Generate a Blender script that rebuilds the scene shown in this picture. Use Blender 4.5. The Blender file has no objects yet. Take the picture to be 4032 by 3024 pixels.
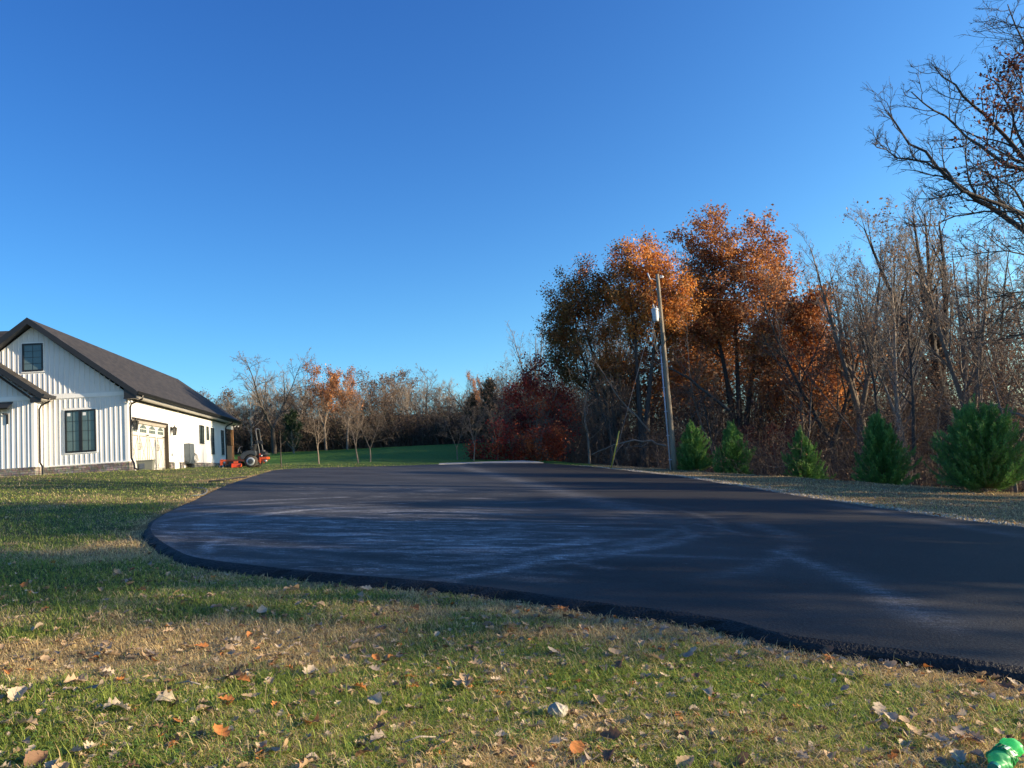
import bpy, bmesh, math, random
import numpy as np
from mathutils import Matrix, Vector, geometry

sc = bpy.context.scene
R = math.radians
# ---------------------------------------------------------------- camera
F = 3030.0; PITCH = R(5.45); ROLL = R(-4.1)
cam = bpy.data.cameras.new('camera'); CAM = bpy.data.objects.new('camera', cam)
sc.collection.objects.link(CAM); sc.camera = CAM
CAMM = Matrix.Rotation(math.pi/2+PITCH, 4, 'X') @ Matrix.Rotation(ROLL, 4, 'Z')
CAM.matrix_world = CAMM
cam.sensor_width = 36; cam.lens = F/4032*36; cam.clip_start = 0.05; cam.clip_end = 3000
# ---------------------------------------------------------------- sky and sun
SUN_EL = R(13.5); SUN_AZ = R(-5.8)          # azimuth from +x towards +y
w = bpy.data.worlds.new('World'); sc.world = w; w.use_nodes = True
nt = w.node_tree; nd = nt.nodes; lk = nt.links
sky = nd.new('ShaderNodeTexSky'); sky.sky_type = 'NISHITA'; sky.sun_disc = False
sky.sun_elevation = SUN_EL; sky.sun_rotation = R(90)-SUN_AZ
sky.altitude = 0; sky.dust_density = 0.3; sky.ozone_density = 4
tc = nd.new('ShaderNodeTexCoord'); sx = nd.new('ShaderNodeSeparateXYZ'); lk.new(tc.outputs['Generated'], sx.inputs[0])
sp = nd.new('ShaderNodeSeparateColor'); lk.new(sky.outputs[0], sp.inputs[0])
cb = nd.new('ShaderNodeCombineColor')
def wm(op, a, b):
    n = nd.new('ShaderNodeMath'); n.operation = op
    for i, v in enumerate((a, b)):
        if isinstance(v, (int, float)): n.inputs[i].default_value = v
        else: lk.new(v, n.inputs[i])
    return n.outputs[0]
for i, (g, mul, mx) in enumerate(((1.447, 3.303, .693), (1.309, 3.247, .453), (1.002, 2.488, .254))):
    q = wm('MULTIPLY', sp.outputs[i], .1); q = wm('POWER', q, g)
    e = wm('POWER', math.e, wm('MULTIPLY', sx.outputs[0], mx))
    lk.new(wm('MINIMUM', wm('MULTIPLY', wm('MULTIPLY', q, e), mul*10/2.219*1.05), 6.8), cb.inputs[i])
bg = nd['Background']; lk.new(cb.outputs[0], bg.inputs[0]); bg.inputs[1].default_value = 0.1
sl = bpy.data.lights.new('sun', 'SUN'); sl.energy = 5.0; sl.angle = R(.55); sl.color = (1, .80, .54)
SO = bpy.data.objects.new('sun', sl); sc.collection.objects.link(SO)
SD = Vector((math.cos(SUN_AZ)*math.cos(SUN_EL), math.sin(SUN_AZ)*math.cos(SUN_EL), math.sin(SUN_EL)))
SO.rotation_euler = SD.to_track_quat('Z', 'Y').to_euler(); SO.location = SD*100
sc.view_settings.view_transform = 'Standard'; sc.view_settings.look = 'None'
sc.view_settings.exposure = 1.15; sc.view_settings.gamma = 1
sc.cycles.max_bounces = 5; sc.cycles.transparent_max_bounces = 8; sc.cycles.use_adaptive_sampling = True
sc.cycles.sample_clamp_indirect = 4

# ---------------------------------------------------------------- pixel helpers (photo is 4032 x 3024)
R3 = CAMM.to_3x3()
def ray(u, v): return R3 @ Vector(((u-2016)/F, -(v-1512)/F, -1))
def at(u, v, Y): d = ray(u, v); return d*(Y/d.y)
def gnd(u, v, h=1.5):
    d = ray(u, v); return d*(-h/(.078*d.x-.028*d.y+d.z))
def sm(a, b, x):
    t = np.clip((np.asarray(x, float)-a)/(b-a), 0, 1); return t*t*(3-2*t)
_lat = {}
def vn(x, y, s, seed=0):
    x = np.asarray(x, float)/s+1000.37; y = np.asarray(y, float)/s+1000.71
    if seed not in _lat: _lat[seed] = np.random.RandomState(seed).rand(256, 256)
    L = _lat[seed]; xi = np.floor(x).astype(int); yi = np.floor(y).astype(int); fx = x-xi; fy = y-yi
    fx = fx*fx*(3-2*fx); fy = fy*fy*(3-2*fy)
    g = lambda a, b: L[a % 256, b % 256]
    return (g(xi, yi)*(1-fx)+g(xi+1, yi)*fx)*(1-fy)+(g(xi, yi+1)*(1-fx)+g(xi+1, yi+1)*fx)*fy
def crest(x, y):
    """metres beyond the edge of the mown verge, where the bank falls into the wood"""
    s = (x-7.3)*.9+(y-35.0)*.437
    return np.minimum(s, (x-1.0)*1.0)
def H(x, y):
    x = np.asarray(x, float); y = np.asarray(y, float)
    p = -1.5-.078*x+.028*y
    cap = .56+.012*(p-.56)
    k = sm(-9, -15, x)*sm(22, 28, y)
    p2 = np.where(p > .56, cap, p); p = p*(1-k)+p2*k
    far = 1.85-.022*np.minimum(x, 60)+.02*(y-88)+.05*np.maximum(y-97, 0)*sm(30, -5, x)
    kf = sm(50, 84, y); z = p*(1-kf)+far*kf
    z = z-1.5*sm(0, 4, crest(x, y))*(1-sm(60, 90, y))
    n = (vn(x, y, 1.3, 3)-.5)*.05+(vn(x, y, .45, 4)-.5)*.025
    return z+n*sm(2, 5, np.hypot(x, y))

# ---------------------------------------------------------------- tags and meshes
def link(o, parent=None):
    sc.collection.objects.link(o)
    if parent: o.parent = parent
    return o
def tag(o, label=None, cat=None, group=None, kind=None):
    if label: o['label'] = label
    if cat: o['category'] = cat
    if group: o['group'] = group
    if kind: o['kind'] = kind
    return o
def empty(name, loc=(0, 0, 0), rz=0, label=None, cat=None, group=None):
    o = bpy.data.objects.new(name, None); o.location = loc; o.rotation_euler = (0, 0, rz); o.empty_display_size = .2
    return tag(link(o), label, cat, group)
def npmesh(name, V, Fs, mat=None, parent=None, col=None, smooth=False, fmat=None):
    """V (n,3); Fs list of (m,k) index arrays; col per-vertex rgb"""
    me = bpy.data.meshes.new(name); V = np.asarray(V, np.float32)
    me.vertices.add(len(V)); me.vertices.foreach_set('co', V.ravel())
    Fs = [np.asarray(f, np.int32) for f in Fs if len(f)]
    nl = sum(f.size for f in Fs); nf = sum(len(f) for f in Fs)
    me.loops.add(nl); me.loops.foreach_set('vertex_index', np.concatenate([f.ravel() for f in Fs]))
    me.polygons.add(nf)
    tot = np.concatenate([np.full(len(f), f.shape[1], np.int32) for f in Fs])
    me.polygons.foreach_set('loop_start', np.concatenate([[0], np.cumsum(tot)[:-1]]).astype(np.int32))
    me.polygons.foreach_set('loop_total', tot)
    if smooth: me.polygons.foreach_set('use_smooth', np.ones(nf, bool))
    if col is not None:
        a = me.color_attributes.new('Col', 'FLOAT_COLOR', 'POINT'); c = np.ones((len(V), 4), np.float32); c[:, :3] = col
        a.data.foreach_set('color', c.ravel())
    for m in (mat if isinstance(mat, (list, tuple)) else [mat]):
        if m: me.materials.append(m)
    if fmat is not None: me.polygons.foreach_set('material_index', np.asarray(fmat, np.int32))
    me.update(); me.validate()
    o = bpy.data.objects.new(name, me); return link(o, parent)
class MB:
    def __init__(s): s.v = []; s.f = []; s.sm = False
    def add(s, vs, fs):
        b = len(s.v); s.v += [tuple(v) for v in vs]; s.f += [tuple(b+i for i in f) for f in fs]; return s
    def box(s, x0, x1, y0, y1, z0, z1, M=None):
        vs = [Vector((x, y, z)) for x in (x0, x1) for y in (y0, y1) for z in (z0, z1)]
        if M: vs = [M @ v for v in vs]
        return s.add(vs, [(0, 1, 3, 2), (4, 6, 7, 5), (0, 4, 5, 1), (2, 3, 7, 6), (0, 2, 6, 4), (1, 5, 7, 3)])
    def prism(s, poly, ax, a, b):
        """poly 2-D extruded along axis ax from a to b"""
        def P(p, t): q = list(p); q.insert(ax, t); return q
        n = len(poly)
        return s.add([P(p, a) for p in poly]+[P(p, b) for p in poly],
                     [tuple(range(n))[::-1], tuple(range(n, 2*n))]+[(i, (i+1) % n, (i+1) % n+n, i+n) for i in range(n)])
    def tube(s, pts, r, n=8, cap=True):
        pts = [Vector(p) for p in pts]; k = len(pts); rs = r if isinstance(r, (list, tuple)) else [r]*k
        b = len(s.v); ref = None
        for i, p in enumerate(pts):
            t = (pts[min(i+1, k-1)]-pts[max(i-1, 0)]).normalized()
            if ref is None: ref = t.orthogonal().normalized()
            ref = (ref-t*ref.dot(t)).normalized(); w_ = t.cross(ref)
            for j in range(n):
                a = 2*math.pi*j/n; s.v.append(tuple(p+(ref*math.cos(a)+w_*math.sin(a))*rs[i]))
        for i in range(k-1):
            for j in range(n): s.f.append((b+i*n+j, b+i*n+(j+1) % n, b+(i+1)*n+(j+1) % n, b+(i+1)*n+j))
        if cap: s.f.append(tuple(b+j for j in range(n))[::-1]); s.f.append(tuple(b+(k-1)*n+j for j in range(n)))
        return s
    def build(s, name, mat, parent=None, smooth=False, bevel=0):
        me = bpy.data.meshes.new(name); me.from_pydata(s.v, [], s.f); me.materials.append(mat)
        bm = bmesh.new(); bm.from_mesh(me); bmesh.ops.recalc_face_normals(bm, faces=bm.faces)
        if bevel: bmesh.ops.bevel(bm, geom=[e for e in bm.edges if e.is_manifold and e.calc_face_angle() > .6], offset=bevel, segments=2, affect='EDGES', clamp_overlap=True)
        bm.to_mesh(me); bm.free()
        if smooth:
            for p in me.polygons: p.use_smooth = True
        return link(bpy.data.objects.new(name, me), parent)
def revolve(prof, n=16):
    """prof [(r,z)] -> MB around z"""
    m = MB(); m.tube([(0, 0, z) for r, z in prof], [max(r, 1e-4) for r, z in prof], n); return m

# ---------------------------------------------------------------- materials
def mat(name, col=(.5, .5, .5), rough=.8, metal=0, var=0, vs=5, bump=0, bs=40, col2=None, attr=False, spec=.5, trans=0, stretch=None, coat=0, detail=6, sheen=0, alpha=1, transl=0):
    m = bpy.data.materials.new(name); m.use_nodes = True; t = m.node_tree; N = t.nodes; b = N['Principled BSDF']
    b.inputs['Base Color'].default_value = (*col, 1); b.inputs['Roughness'].default_value = rough; b.inputs['Metallic'].default_value = metal
    b.inputs['Specular IOR Level'].default_value = spec; b.inputs['Transmission Weight'].default_value = trans; b.inputs['Coat Weight'].default_value = coat
    b.inputs['Alpha'].default_value = alpha
    tcn = N.new('ShaderNodeTexCoord'); vec = tcn.outputs['Object']
    if stretch:
        mp = N.new('ShaderNodeMapping'); mp.inputs['Scale'].default_value = stretch; t.links.new(vec, mp.inputs[0]); vec = mp.outputs[0]
    src = None
    if attr:
        a = N.new('ShaderNodeAttribute'); a.attribute_name = 'Col'; src = a.outputs['Color']
    if var or col2:
        nz = N.new('ShaderNodeTexNoise'); nz.inputs['Scale'].default_value = vs; nz.inputs['Detail'].default_value = detail; nz.inputs['Roughness'].default_value = .65
        t.links.new(vec, nz.inputs['Vector'])
        cr = N.new('ShaderNodeValToRGB'); cr.color_ramp.elements[0].position = .32; cr.color_ramp.elements[1].position = .68
        if col2: cr.color_ramp.elements[0].color = (*col, 1); cr.color_ramp.elements[1].color = (*col2, 1)
        else:
            cr.color_ramp.elements[0].color = (1-var,)*3+(1,); cr.color_ramp.elements[1].color = (1+var,)*3+(1,)
        t.links.new(nz.outputs['Fac'], cr.inputs[0])
        if col2 and not src: src = cr.outputs[0]
        else:
            mx = N.new('ShaderNodeMix'); mx.data_type = 'RGBA'; mx.blend_type = 'MULTIPLY'; mx.inputs[0].default_value = 1
            if src: t.links.new(src, mx.inputs[6])
            else: mx.inputs[6].default_value = (*col, 1)
            t.links.new(cr.outputs[0], mx.inputs[7]); src = mx.outputs[2]
    if src: t.links.new(src, b.inputs['Base Color'])
    if bump:
        n2 = N.new('ShaderNodeTexNoise'); n2.inputs['Scale'].default_value = bs; n2.inputs['Detail'].default_value = 8; t.links.new(vec, n2.inputs['Vector'])
        bp = N.new('ShaderNodeBump'); bp.inputs['Strength'].default_value = min(1, bump); bp.inputs['Distance'].default_value = .02; t.links.new(n2.outputs['Fac'], bp.inputs['Height'])
        t.links.new(bp.outputs[0], b.inputs['Normal'])
    if transl:
        tr = N.new('ShaderNodeBsdfTranslucent'); mxs = N.new('ShaderNodeMixShader'); mxs.inputs[0].default_value = transl
        if src: t.links.new(src, tr.inputs[0])
        else: tr.inputs[0].default_value = (*col, 1)
        t.links.new(b.outputs[0], mxs.inputs[1]); t.links.new(tr.outputs[0], mxs.inputs[2]); t.links.new(mxs.outputs[0], N['Material Output'].inputs[0])
    return m
M = {}
M['siding'] = mat('siding', (.68, .68, .67), .45, var=.04, vs=2)
M['trim'] = mat('white_trim', (.8, .8, .78), .4, var=.03, vs=3)
M['black'] = mat('black_metal', (.012, .012, .014), .35, var=.3, vs=8)
M['fascia'] = mat('dark_fascia', (.014, .015, .018), .45, var=.2, vs=6)
M['soffit'] = mat('soffit', (.42, .39, .35), .3, var=.12, vs=3)
M['glass'] = mat('window_glass', (.085, .125, .13), .05, var=.15, vs=1.5, spec=.8)
M['muntin'] = mat('muntin', (.012, .014, .016), .5, var=.1)
M['jamb'] = mat('dark_jamb', (.035, .026, .018), .6, var=.3, vs=4, stretch=(4, 4, .5))
M['door'] = mat('garage_door', (.58, .57, .53), .45, var=.04, vs=3)
M['groove'] = mat('door_groove', (.11, .10, .085), .6, var=.1)
M['cedar'] = mat('cedar', (.45, .19, .07), .6, col2=(.66, .33, .13), vs=6, stretch=(3, 3, .6), bump=.3)
M['grey_box'] = mat('grey_enamel', (.10, .12, .135), .4, var=.08)
M['cable'] = mat('black_rubber', (.018, .018, .02), .6, var=.2)
M['orange'] = mat('orange_paint', (.62, .085, .02), .35, var=.2, vs=10, coat=.3)
M['mgrey'] = mat('mower_plastic', (.05, .055, .06), .45, var=.2, vs=8)
M['mblack'] = mat('mower_black', (.015, .015, .017), .5, var=.3, vs=15)
M['tyre'] = mat('tyre_rubber', (.045, .038, .032), .85, var=.3, vs=30, bump=.5, bs=80)
M['rim'] = mat('rim_paint', (.42, .44, .45), .35, metal=.3, var=.15)
M['steel'] = mat('weathered_steel', (.32, .32, .33), .4, metal=.6, var=.2)
M['pole'] = mat('weathered_pole_wood', (.17, .14, .10), .85, col2=(.33, .28, .21), vs=5, stretch=(8, 8, .35), bump=.6, bs=30)
M['pvc'] = mat('grey_conduit', (.42, .45, .52), .5, var=.08)
M['tank'] = mat('transformer_paint', (.50, .54, .58), .4, var=.1)
M['insul'] = mat('porcelain', (.6, .6, .62), .2, var=.1)
M['yellow'] = mat('yellow_plastic', (.50, .38, .05), .5, var=.2, vs=4)
M['tote'] = mat('tote_plastic', (.16, .17, .145), .5, var=.1)
M['totel'] = mat('tote_label', (.08, .10, .13), .5, var=.3, vs=20)
M['bark'] = mat('bark', (.12, .095, .075), .9, col2=(.27, .22, .175), vs=5, stretch=(5, 5, .8), bump=.8, bs=14)
M['barkd'] = mat('dark_bark', (.035, .03, .028), .9, col2=(.10, .085, .07), vs=5, stretch=(5, 5, .8), bump=.8, bs=14)
M['barkl'] = mat('pale_bark', (.22, .18, .145), .9, col2=(.44, .38, .31), vs=4, stretch=(4, 4, .8), bump=.6, bs=14)
M['twig'] = mat('twig', (.11, .082, .06), .9, col2=(.21, .16, .12), vs=2)
M['brush'] = mat('brush_twig', (.075, .055, .042), .9, col2=(.16, .12, .09), vs=2)
M['twigl'] = mat('pale_twig', (.20, .165, .13), .9, col2=(.34, .285, .22), vs=2)
M['leaf'] = mat('leaf', attr=True, rough=.6, transl=.4, var=.12, vs=8)
M['conifer'] = mat('conifer_spray', attr=True, rough=.6, transl=.15, var=.15, vs=6)
M['grass'] = mat('grass_blade', attr=True, rough=.55, transl=.42, spec=.3, var=.1, vs=30)
M['litter'] = mat('dry_leaf', attr=True, rough=.75, transl=.2, var=.18, vs=45)
M['stone'] = mat('limestone', (.28, .25, .20), .9, col2=(.44, .40, .33), vs=14, bump=.6, bs=30)
M['gravel'] = mat('gravel_stone', attr=True, rough=.9, var=.15, vs=60)
M['concrete'] = mat('concrete', (.34, .33, .30), .85, var=.12, vs=3, bump=.3, bs=60)
M['bottle'] = mat('green_bottle_plastic', (.22, .85, .36), .42, var=.15, vs=30, trans=.2, spec=.6, transl=.5)
M['blabel'] = mat('bottle_wrap', (.005, .24, .05), .5, var=.35, vs=40)
M['bcap'] = mat('teal_cap', (.01, .20, .15), .35, var=.1)
M['bmark'] = mat('wrap_print', (.7, .85, .7), .4, var=.1, vs=80)
M['lamp'] = mat('lantern_glass', (.12, .125, .125), .08, trans=.5, var=.1)
M['flood'] = mat('white_lamp_head', (.75, .75, .75), .3, var=.05)

def stone_mat():
    m = bpy.data.materials.new('ledge_stone'); m.use_nodes = True; t = m.node_tree; N = t.nodes; b = N['Principled BSDF']; L = t.links
    tcn = N.new('ShaderNodeTexCoord'); s = N.new('ShaderNodeSeparateXYZ'); L.new(tcn.outputs['Object'], s.inputs[0])
    ad = N.new('ShaderNodeMath'); L.new(s.outputs[0], ad.inputs[0]); L.new(s.outputs[1], ad.inputs[1])
    c = N.new('ShaderNodeCombineXYZ'); L.new(ad.outputs[0], c.inputs[0]); L.new(s.outputs[2], c.inputs[1])
    wz = N.new('ShaderNodeTexNoise'); wz.inputs['Scale'].default_value = 3; L.new(c.outputs[0], wz.inputs['Vector'])
    mx = N.new('ShaderNodeMix'); mx.data_type = 'VECTOR'; mx.inputs[0].default_value = .02
    L.new(c.outputs[0], mx.inputs[4]); L.new(wz.outputs['Color'], mx.inputs[5])
    br = N.new('ShaderNodeTexBrick'); L.new(mx.outputs[1], br.inputs['Vector']); br.offset = .37; br.offset_frequency = 3
    br.inputs['Scale'].default_value = 1; br.inputs['Brick Width'].default_value = .31; br.inputs['Row Height'].default_value = .085
    br.inputs['Mortar Size'].default_value = .006; br.inputs['Bias'].default_value = 0
    br.inputs['Color1'].default_value = (.11, .10, .095, 1); br.inputs['Color2'].default_value = (.30, .27, .24, 1); br.inputs['Mortar'].default_value = (.03, .03, .03, 1)
    n = N.new('ShaderNodeTexNoise'); n.inputs['Scale'].default_value = 9; n.inputs['Detail'].default_value = 8; L.new(tcn.outputs['Object'], n.inputs['Vector'])
    m2 = N.new('ShaderNodeMix'); m2.data_type = 'RGBA'; m2.blend_type = 'OVERLAY'; m2.inputs[0].default_value = .7
    L.new(br.outputs['Color'], m2.inputs[6]); L.new(n.outputs['Color'], m2.inputs[7]); L.new(m2.outputs[2], b.inputs['Base Color'])
    bp = N.new('ShaderNodeBump'); bp.inputs['Strength'].default_value = 1; bp.inputs['Distance'].default_value = .03
    a2 = N.new('ShaderNodeMath'); a2.operation = 'SUBTRACT'; L.new(n.outputs['Fac'], a2.inputs[0]); L.new(br.outputs['Fac'], a2.inputs[1]); L.new(a2.outputs[0], bp.inputs['Height'])
    L.new(bp.outputs[0], b.inputs['Normal']); b.inputs['Roughness'].default_value = .9
    return m
M['ledge'] = stone_mat()
def shingle_mat():
    m = bpy.data.materials.new('shingles'); m.use_nodes = True; t = m.node_tree; N = t.nodes; b = N['Principled BSDF']; L = t.links
    tcn = N.new('ShaderNodeTexCoord'); s = N.new('ShaderNodeSeparateXYZ'); L.new(tcn.outputs['Object'], s.inputs[0])
    c = N.new('ShaderNodeCombineXYZ'); L.new(s.outputs[1], c.inputs[0]); L.new(s.outputs[2], c.inputs[1])
    br = N.new('ShaderNodeTexBrick'); L.new(c.outputs[0], br.inputs['Vector']); br.inputs['Scale'].default_value = 1
    br.inputs['Brick Width'].default_value = .28; br.inputs['Row Height'].default_value = .09; br.inputs['Mortar Size'].default_value = .005
    br.inputs['Color1'].default_value = (.013, .012, .0115, 1); br.inputs['Color2'].default_value = (.036, .032, .029, 1); br.inputs['Mortar'].default_value = (.010, .009, .009, 1)
    n = N.new('ShaderNodeTexNoise'); n.inputs['Scale'].default_value = 2.2; n.inputs['Detail'].default_value = 9; n.inputs['Roughness'].default_value = .75; L.new(tcn.outputs['Object'], n.inputs['Vector'])
    m2 = N.new('ShaderNodeMix'); m2.data_type = 'RGBA'; m2.blend_type = 'MULTIPLY'; m2.inputs[0].default_value = .8
    cr = N.new('ShaderNodeValToRGB'); cr.color_ramp.elements[0].position = .3; cr.color_ramp.elements[0].color = (.7, .7, .7, 1); cr.color_ramp.elements[1].position = .7; cr.color_ramp.elements[1].color = (1.5, 1.45, 1.4, 1)
    L.new(n.outputs['Fac'], cr.inputs[0]); L.new(br.outputs['Color'], m2.inputs[6]); L.new(cr.outputs[0], m2.inputs[7]); L.new(m2.outputs[2], b.inputs['Base Color'])
    bp = N.new('ShaderNodeBump'); bp.inputs['Strength'].default_value = .7; bp.inputs['Distance'].default_value = .01; L.new(br.outputs['Color'], bp.inputs['Height']); L.new(bp.outputs[0], b.inputs['Normal'])
    b.inputs['Roughness'].default_value = .85
    return m
M['shingle'] = shingle_mat()
def ground_mat():
    m = bpy.data.materials.new('ground_soil_and_turf'); m.use_nodes = True; t = m.node_tree; N = t.nodes; b = N['Principled BSDF']; L = t.links
    a = N.new('ShaderNodeAttribute'); a.attribute_name = 'Col'; tcn = N.new('ShaderNodeTexCoord')
    n = N.new('ShaderNodeTexNoise'); n.inputs['Scale'].default_value = 5; n.inputs['Detail'].default_value = 10; n.inputs['Roughness'].default_value = .8; L.new(tcn.outputs['Object'], n.inputs['Vector'])
    cr = N.new('ShaderNodeValToRGB'); cr.color_ramp.elements[0].position = .35; cr.color_ramp.elements[0].color = (.5, .5, .5, 1); cr.color_ramp.elements[1].position = .65; cr.color_ramp.elements[1].color = (1.5, 1.5, 1.5, 1)
    L.new(n.outputs['Fac'], cr.inputs[0]); m2 = N.new('ShaderNodeMix'); m2.data_type = 'RGBA'; m2.blend_type = 'MULTIPLY'; m2.inputs[0].default_value = 1
    L.new(a.outputs['Color'], m2.inputs[6]); L.new(cr.outputs[0], m2.inputs[7]); L.new(m2.outputs[2], b.inputs['Base Color'])
    n3 = N.new('ShaderNodeTexNoise'); n3.inputs['Scale'].default_value = 35; n3.inputs['Detail'].default_value = 8; L.new(tcn.outputs['Object'], n3.inputs['Vector'])
    bp = N.new('ShaderNodeBump'); bp.inputs['Strength'].default_value = 1; bp.inputs['Distance'].default_value = .05; L.new(n3.outputs['Fac'], bp.inputs['Height']); L.new(bp.outputs[0], b.inputs['Normal'])
    b.inputs['Roughness'].default_value = .95; b.inputs['Specular IOR Level'].default_value = .15
    return m
M['ground'] = ground_mat()
def asphalt_mat(side=False):
    m = bpy.data.materials.new('asphalt_edge' if side else 'asphalt'); m.use_nodes = True; t = m.node_tree; N = t.nodes; b = N['Principled BSDF']; L = t.links
    tcn = N.new('ShaderNodeTexCoord')
    fine = N.new('ShaderNodeTexNoise'); fine.inputs['Scale'].default_value = 55 if not side else 45; fine.inputs['Detail'].default_value = 4; L.new(tcn.outputs['Object'], fine.inputs['Vector'])
    if side:
        cr = N.new('ShaderNodeValToRGB'); cr.color_ramp.elements[0].position = .45; cr.color_ramp.elements[0].color = (.006, .006, .007, 1); cr.color_ramp.elements[1].position = .7; cr.color_ramp.elements[1].color = (.022, .022, .024, 1)
        L.new(fine.outputs['Fac'], cr.inputs[0]); L.new(cr.outputs[0], b.inputs['Base Color'])
        bp = N.new('ShaderNodeBump'); bp.inputs['Strength'].default_value = 1; bp.inputs['Distance'].default_value = .03; L.new(fine.outputs['Fac'], bp.inputs['Height']); L.new(bp.outputs[0], b.inputs['Normal'])
        b.inputs['Roughness'].default_value = .7; return m
    def math_(op, a, c):
        n = N.new('ShaderNodeMath'); n.operation = op; n.use_clamp = False
        for i, v in enumerate((a, c)):
            if isinstance(v, (int, float)): n.inputs[i].default_value = v
            else: L.new(v, n.inputs[i])
        return n.outputs[0]
    def noise(scale, detail, rough, stretch, rot=0, dist=0):
        mp = N.new('ShaderNodeMapping'); mp.inputs['Scale'].default_value = stretch; mp.inputs['Rotation'].default_value = (0, 0, rot); L.new(tcn.outputs['Object'], mp.inputs[0])
        n = N.new('ShaderNodeTexNoise'); n.inputs['Scale'].default_value = scale; n.inputs['Detail'].default_value = detail; n.inputs['Roughness'].default_value = rough; n.inputs['Distortion'].default_value = dist
        L.new(mp.outputs[0], n.inputs['Vector']); return n.outputs['Fac']
    def ramp(x, p0, p1, c0=(0, 0, 0), c1=(1, 1, 1)):
        c = N.new('ShaderNodeValToRGB'); c.color_ramp.elements[0].position = p0; c.color_ramp.elements[1].position = p1; c.color_ramp.elements[0].color = (*c0, 1); c.color_ramp.elements[1].color = (*c1, 1); L.new(x, c.inputs[0]); return c.outputs[0]
    at_ = N.new('ShaderNodeAttribute'); at_.attribute_name = 'Col'; s = N.new('ShaderNodeSeparateColor'); L.new(at_.outputs['Color'], s.inputs[0])
    def thr(n_, lo, gain, k): q_ = math_('MULTIPLY', math_('SUBTRACT', math_('ADD', n_, math_('MULTIPLY', s.outputs[0], gain)), lo), k); c_ = N.new('ShaderNodeClamp'); L.new(q_, c_.inputs[0]); return c_.outputs[0]
    st = thr(noise(1.7, 9, .74, (.8, 2.6, 1), .15, .8), .715, .215, 12); st2 = thr(noise(7, 6, .8, (.5, 2.4, 1), -.3, 1.4), .715, .20, 10)
    grain = ramp(fine.outputs['Fac'], .42, .62)
    streak = math_('MULTIPLY', math_('MAXIMUM', st, math_('MULTIPLY', st2, .7)), math_('ADD', math_('MULTIPLY', grain, .75), .25))
    broad = ramp(noise(.5, 5, .6, (.6, 1.3, 1)), .35, .75)
    dust = math_('ADD', math_('MULTIPLY', streak, .68), math_('MULTIPLY', math_('MULTIPLY', broad, .10), s.outputs[1]))
    dust = math_('ADD', dust, math_('MULTIPLY', s.outputs[2], math_('ADD', math_('MULTIPLY', thr(noise(5, 8, .8, (.7, 2.0, 1), .2, 1.0), .40, 0, 5), math_('ADD', math_('MULTIPLY', grain, .7), .3)), .05)))
    dustc = N.new('ShaderNodeMath'); dustc.operation = 'MINIMUM'; dustc.inputs[1].default_value = 1; L.new(dust, dustc.inputs[0])
    base = ramp(fine.outputs['Fac'], .3, .7, (.003, .0034, .0036), (.031, .030, .027))
    blotch = ramp(noise(1.1, 6, .7, (1, 1, 1)), .3, .7, (.8, .8, .8), (1.25, 1.2, 1.15))
    mu = N.new('ShaderNodeMix'); mu.data_type = 'RGBA'; mu.blend_type = 'MULTIPLY'; mu.inputs[0].default_value = 1; L.new(base, mu.inputs[6]); L.new(blotch, mu.inputs[7])
    mx = N.new('ShaderNodeMix'); mx.data_type = 'RGBA'; L.new(dustc.outputs[0], mx.inputs[0]); L.new(mu.outputs[2], mx.inputs[6]); mx.inputs[7].default_value = (.52, .53, .55, 1)
    L.new(mx.outputs[2], b.inputs['Base Color'])
    bp = N.new('ShaderNodeBump'); bp.inputs['Strength'].default_value = .8; bp.inputs['Distance'].default_value = .010; L.new(fine.outputs['Fac'], bp.inputs['Height']); L.new(bp.outputs[0], b.inputs['Normal'])
    b.inputs['Roughness'].default_value = .68; b.inputs['Specular IOR Level'].default_value = .28
    return m
M['asphalt'] = asphalt_mat(); M['asph_edge'] = asphalt_mat(True)

# ---------------------------------------------------------------- driveway outline (photo pixels on the ground plane)
TOPH = .085
near = [(4032, 2626), (3690, 2572), (3412, 2538), (3100, 2500), (2800, 2452-32), (2357, 2373), (1923, 2308), (1561, 2280-4), (1300, 2256), (1062, 2232), (849, 2207), (743, 2190), (665, 2150), (612, 2115), (590, 2085), (600, 2057)]
left = [(640, 2028), (700, 2001), (780, 1966), (849, 1931), (920, 1900), (991, 1878), (1062, 1856)]
farp = [(1089, 1849), (1216, 1842), (1533, 1835), (1727, 1828), (1900, 1823), (2140, 1822)]
rightp = [(2195, 1828), (2347, 1838), (2500, 1857), (2659, 1873), (2812, 1899), (2985, 1926), (3123, 1950), (3331, 1981), (3539, 2012), (3747, 2042), (3885, 2060), (4032, 2080)]
HT = 1.5-TOPH
outl = [(13.0, -4.0), (8.5, .8), (5.6, 3.3)]
outl += [tuple(gnd(u, v, HT))[:2] for u, v in near+left+farp+rightp] + [(12.2, 8.4), (18, 1.0), (24, -6.0)]
def smooth_poly(P, rounds=2, lo=3, hi=25):
    for _ in range(rounds):
        Q = []
        n = len(P)
        for i in range(n):
            a = P[i]; b = P[(i+1) % n]
            if math.dist(a, b) > .5 and i not in (0, n-1):
                Q.append((a[0]*.75+b[0]*.25, a[1]*.75+b[1]*.25)); Q.append((a[0]*.25+b[0]*.75, a[1]*.25+b[1]*.75))
            else: Q.append(a)
        P = Q
    return P
OUT = smooth_poly(outl)
OA = np.array(OUT)
def inside(x, y, P=OA):
    x = np.asarray(x, float); y = np.asarray(y, float); c = np.zeros(x.shape, bool); n = len(P); j = n-1
    for i in range(n):
        xi, yi = P[i]; xj, yj = P[j]
        k = ((yi > y) != (yj > y)) & (x < (xj-xi)*(y-yi)/(yj-yi+1e-12)+xi); c ^= k; j = i
    return c
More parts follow.
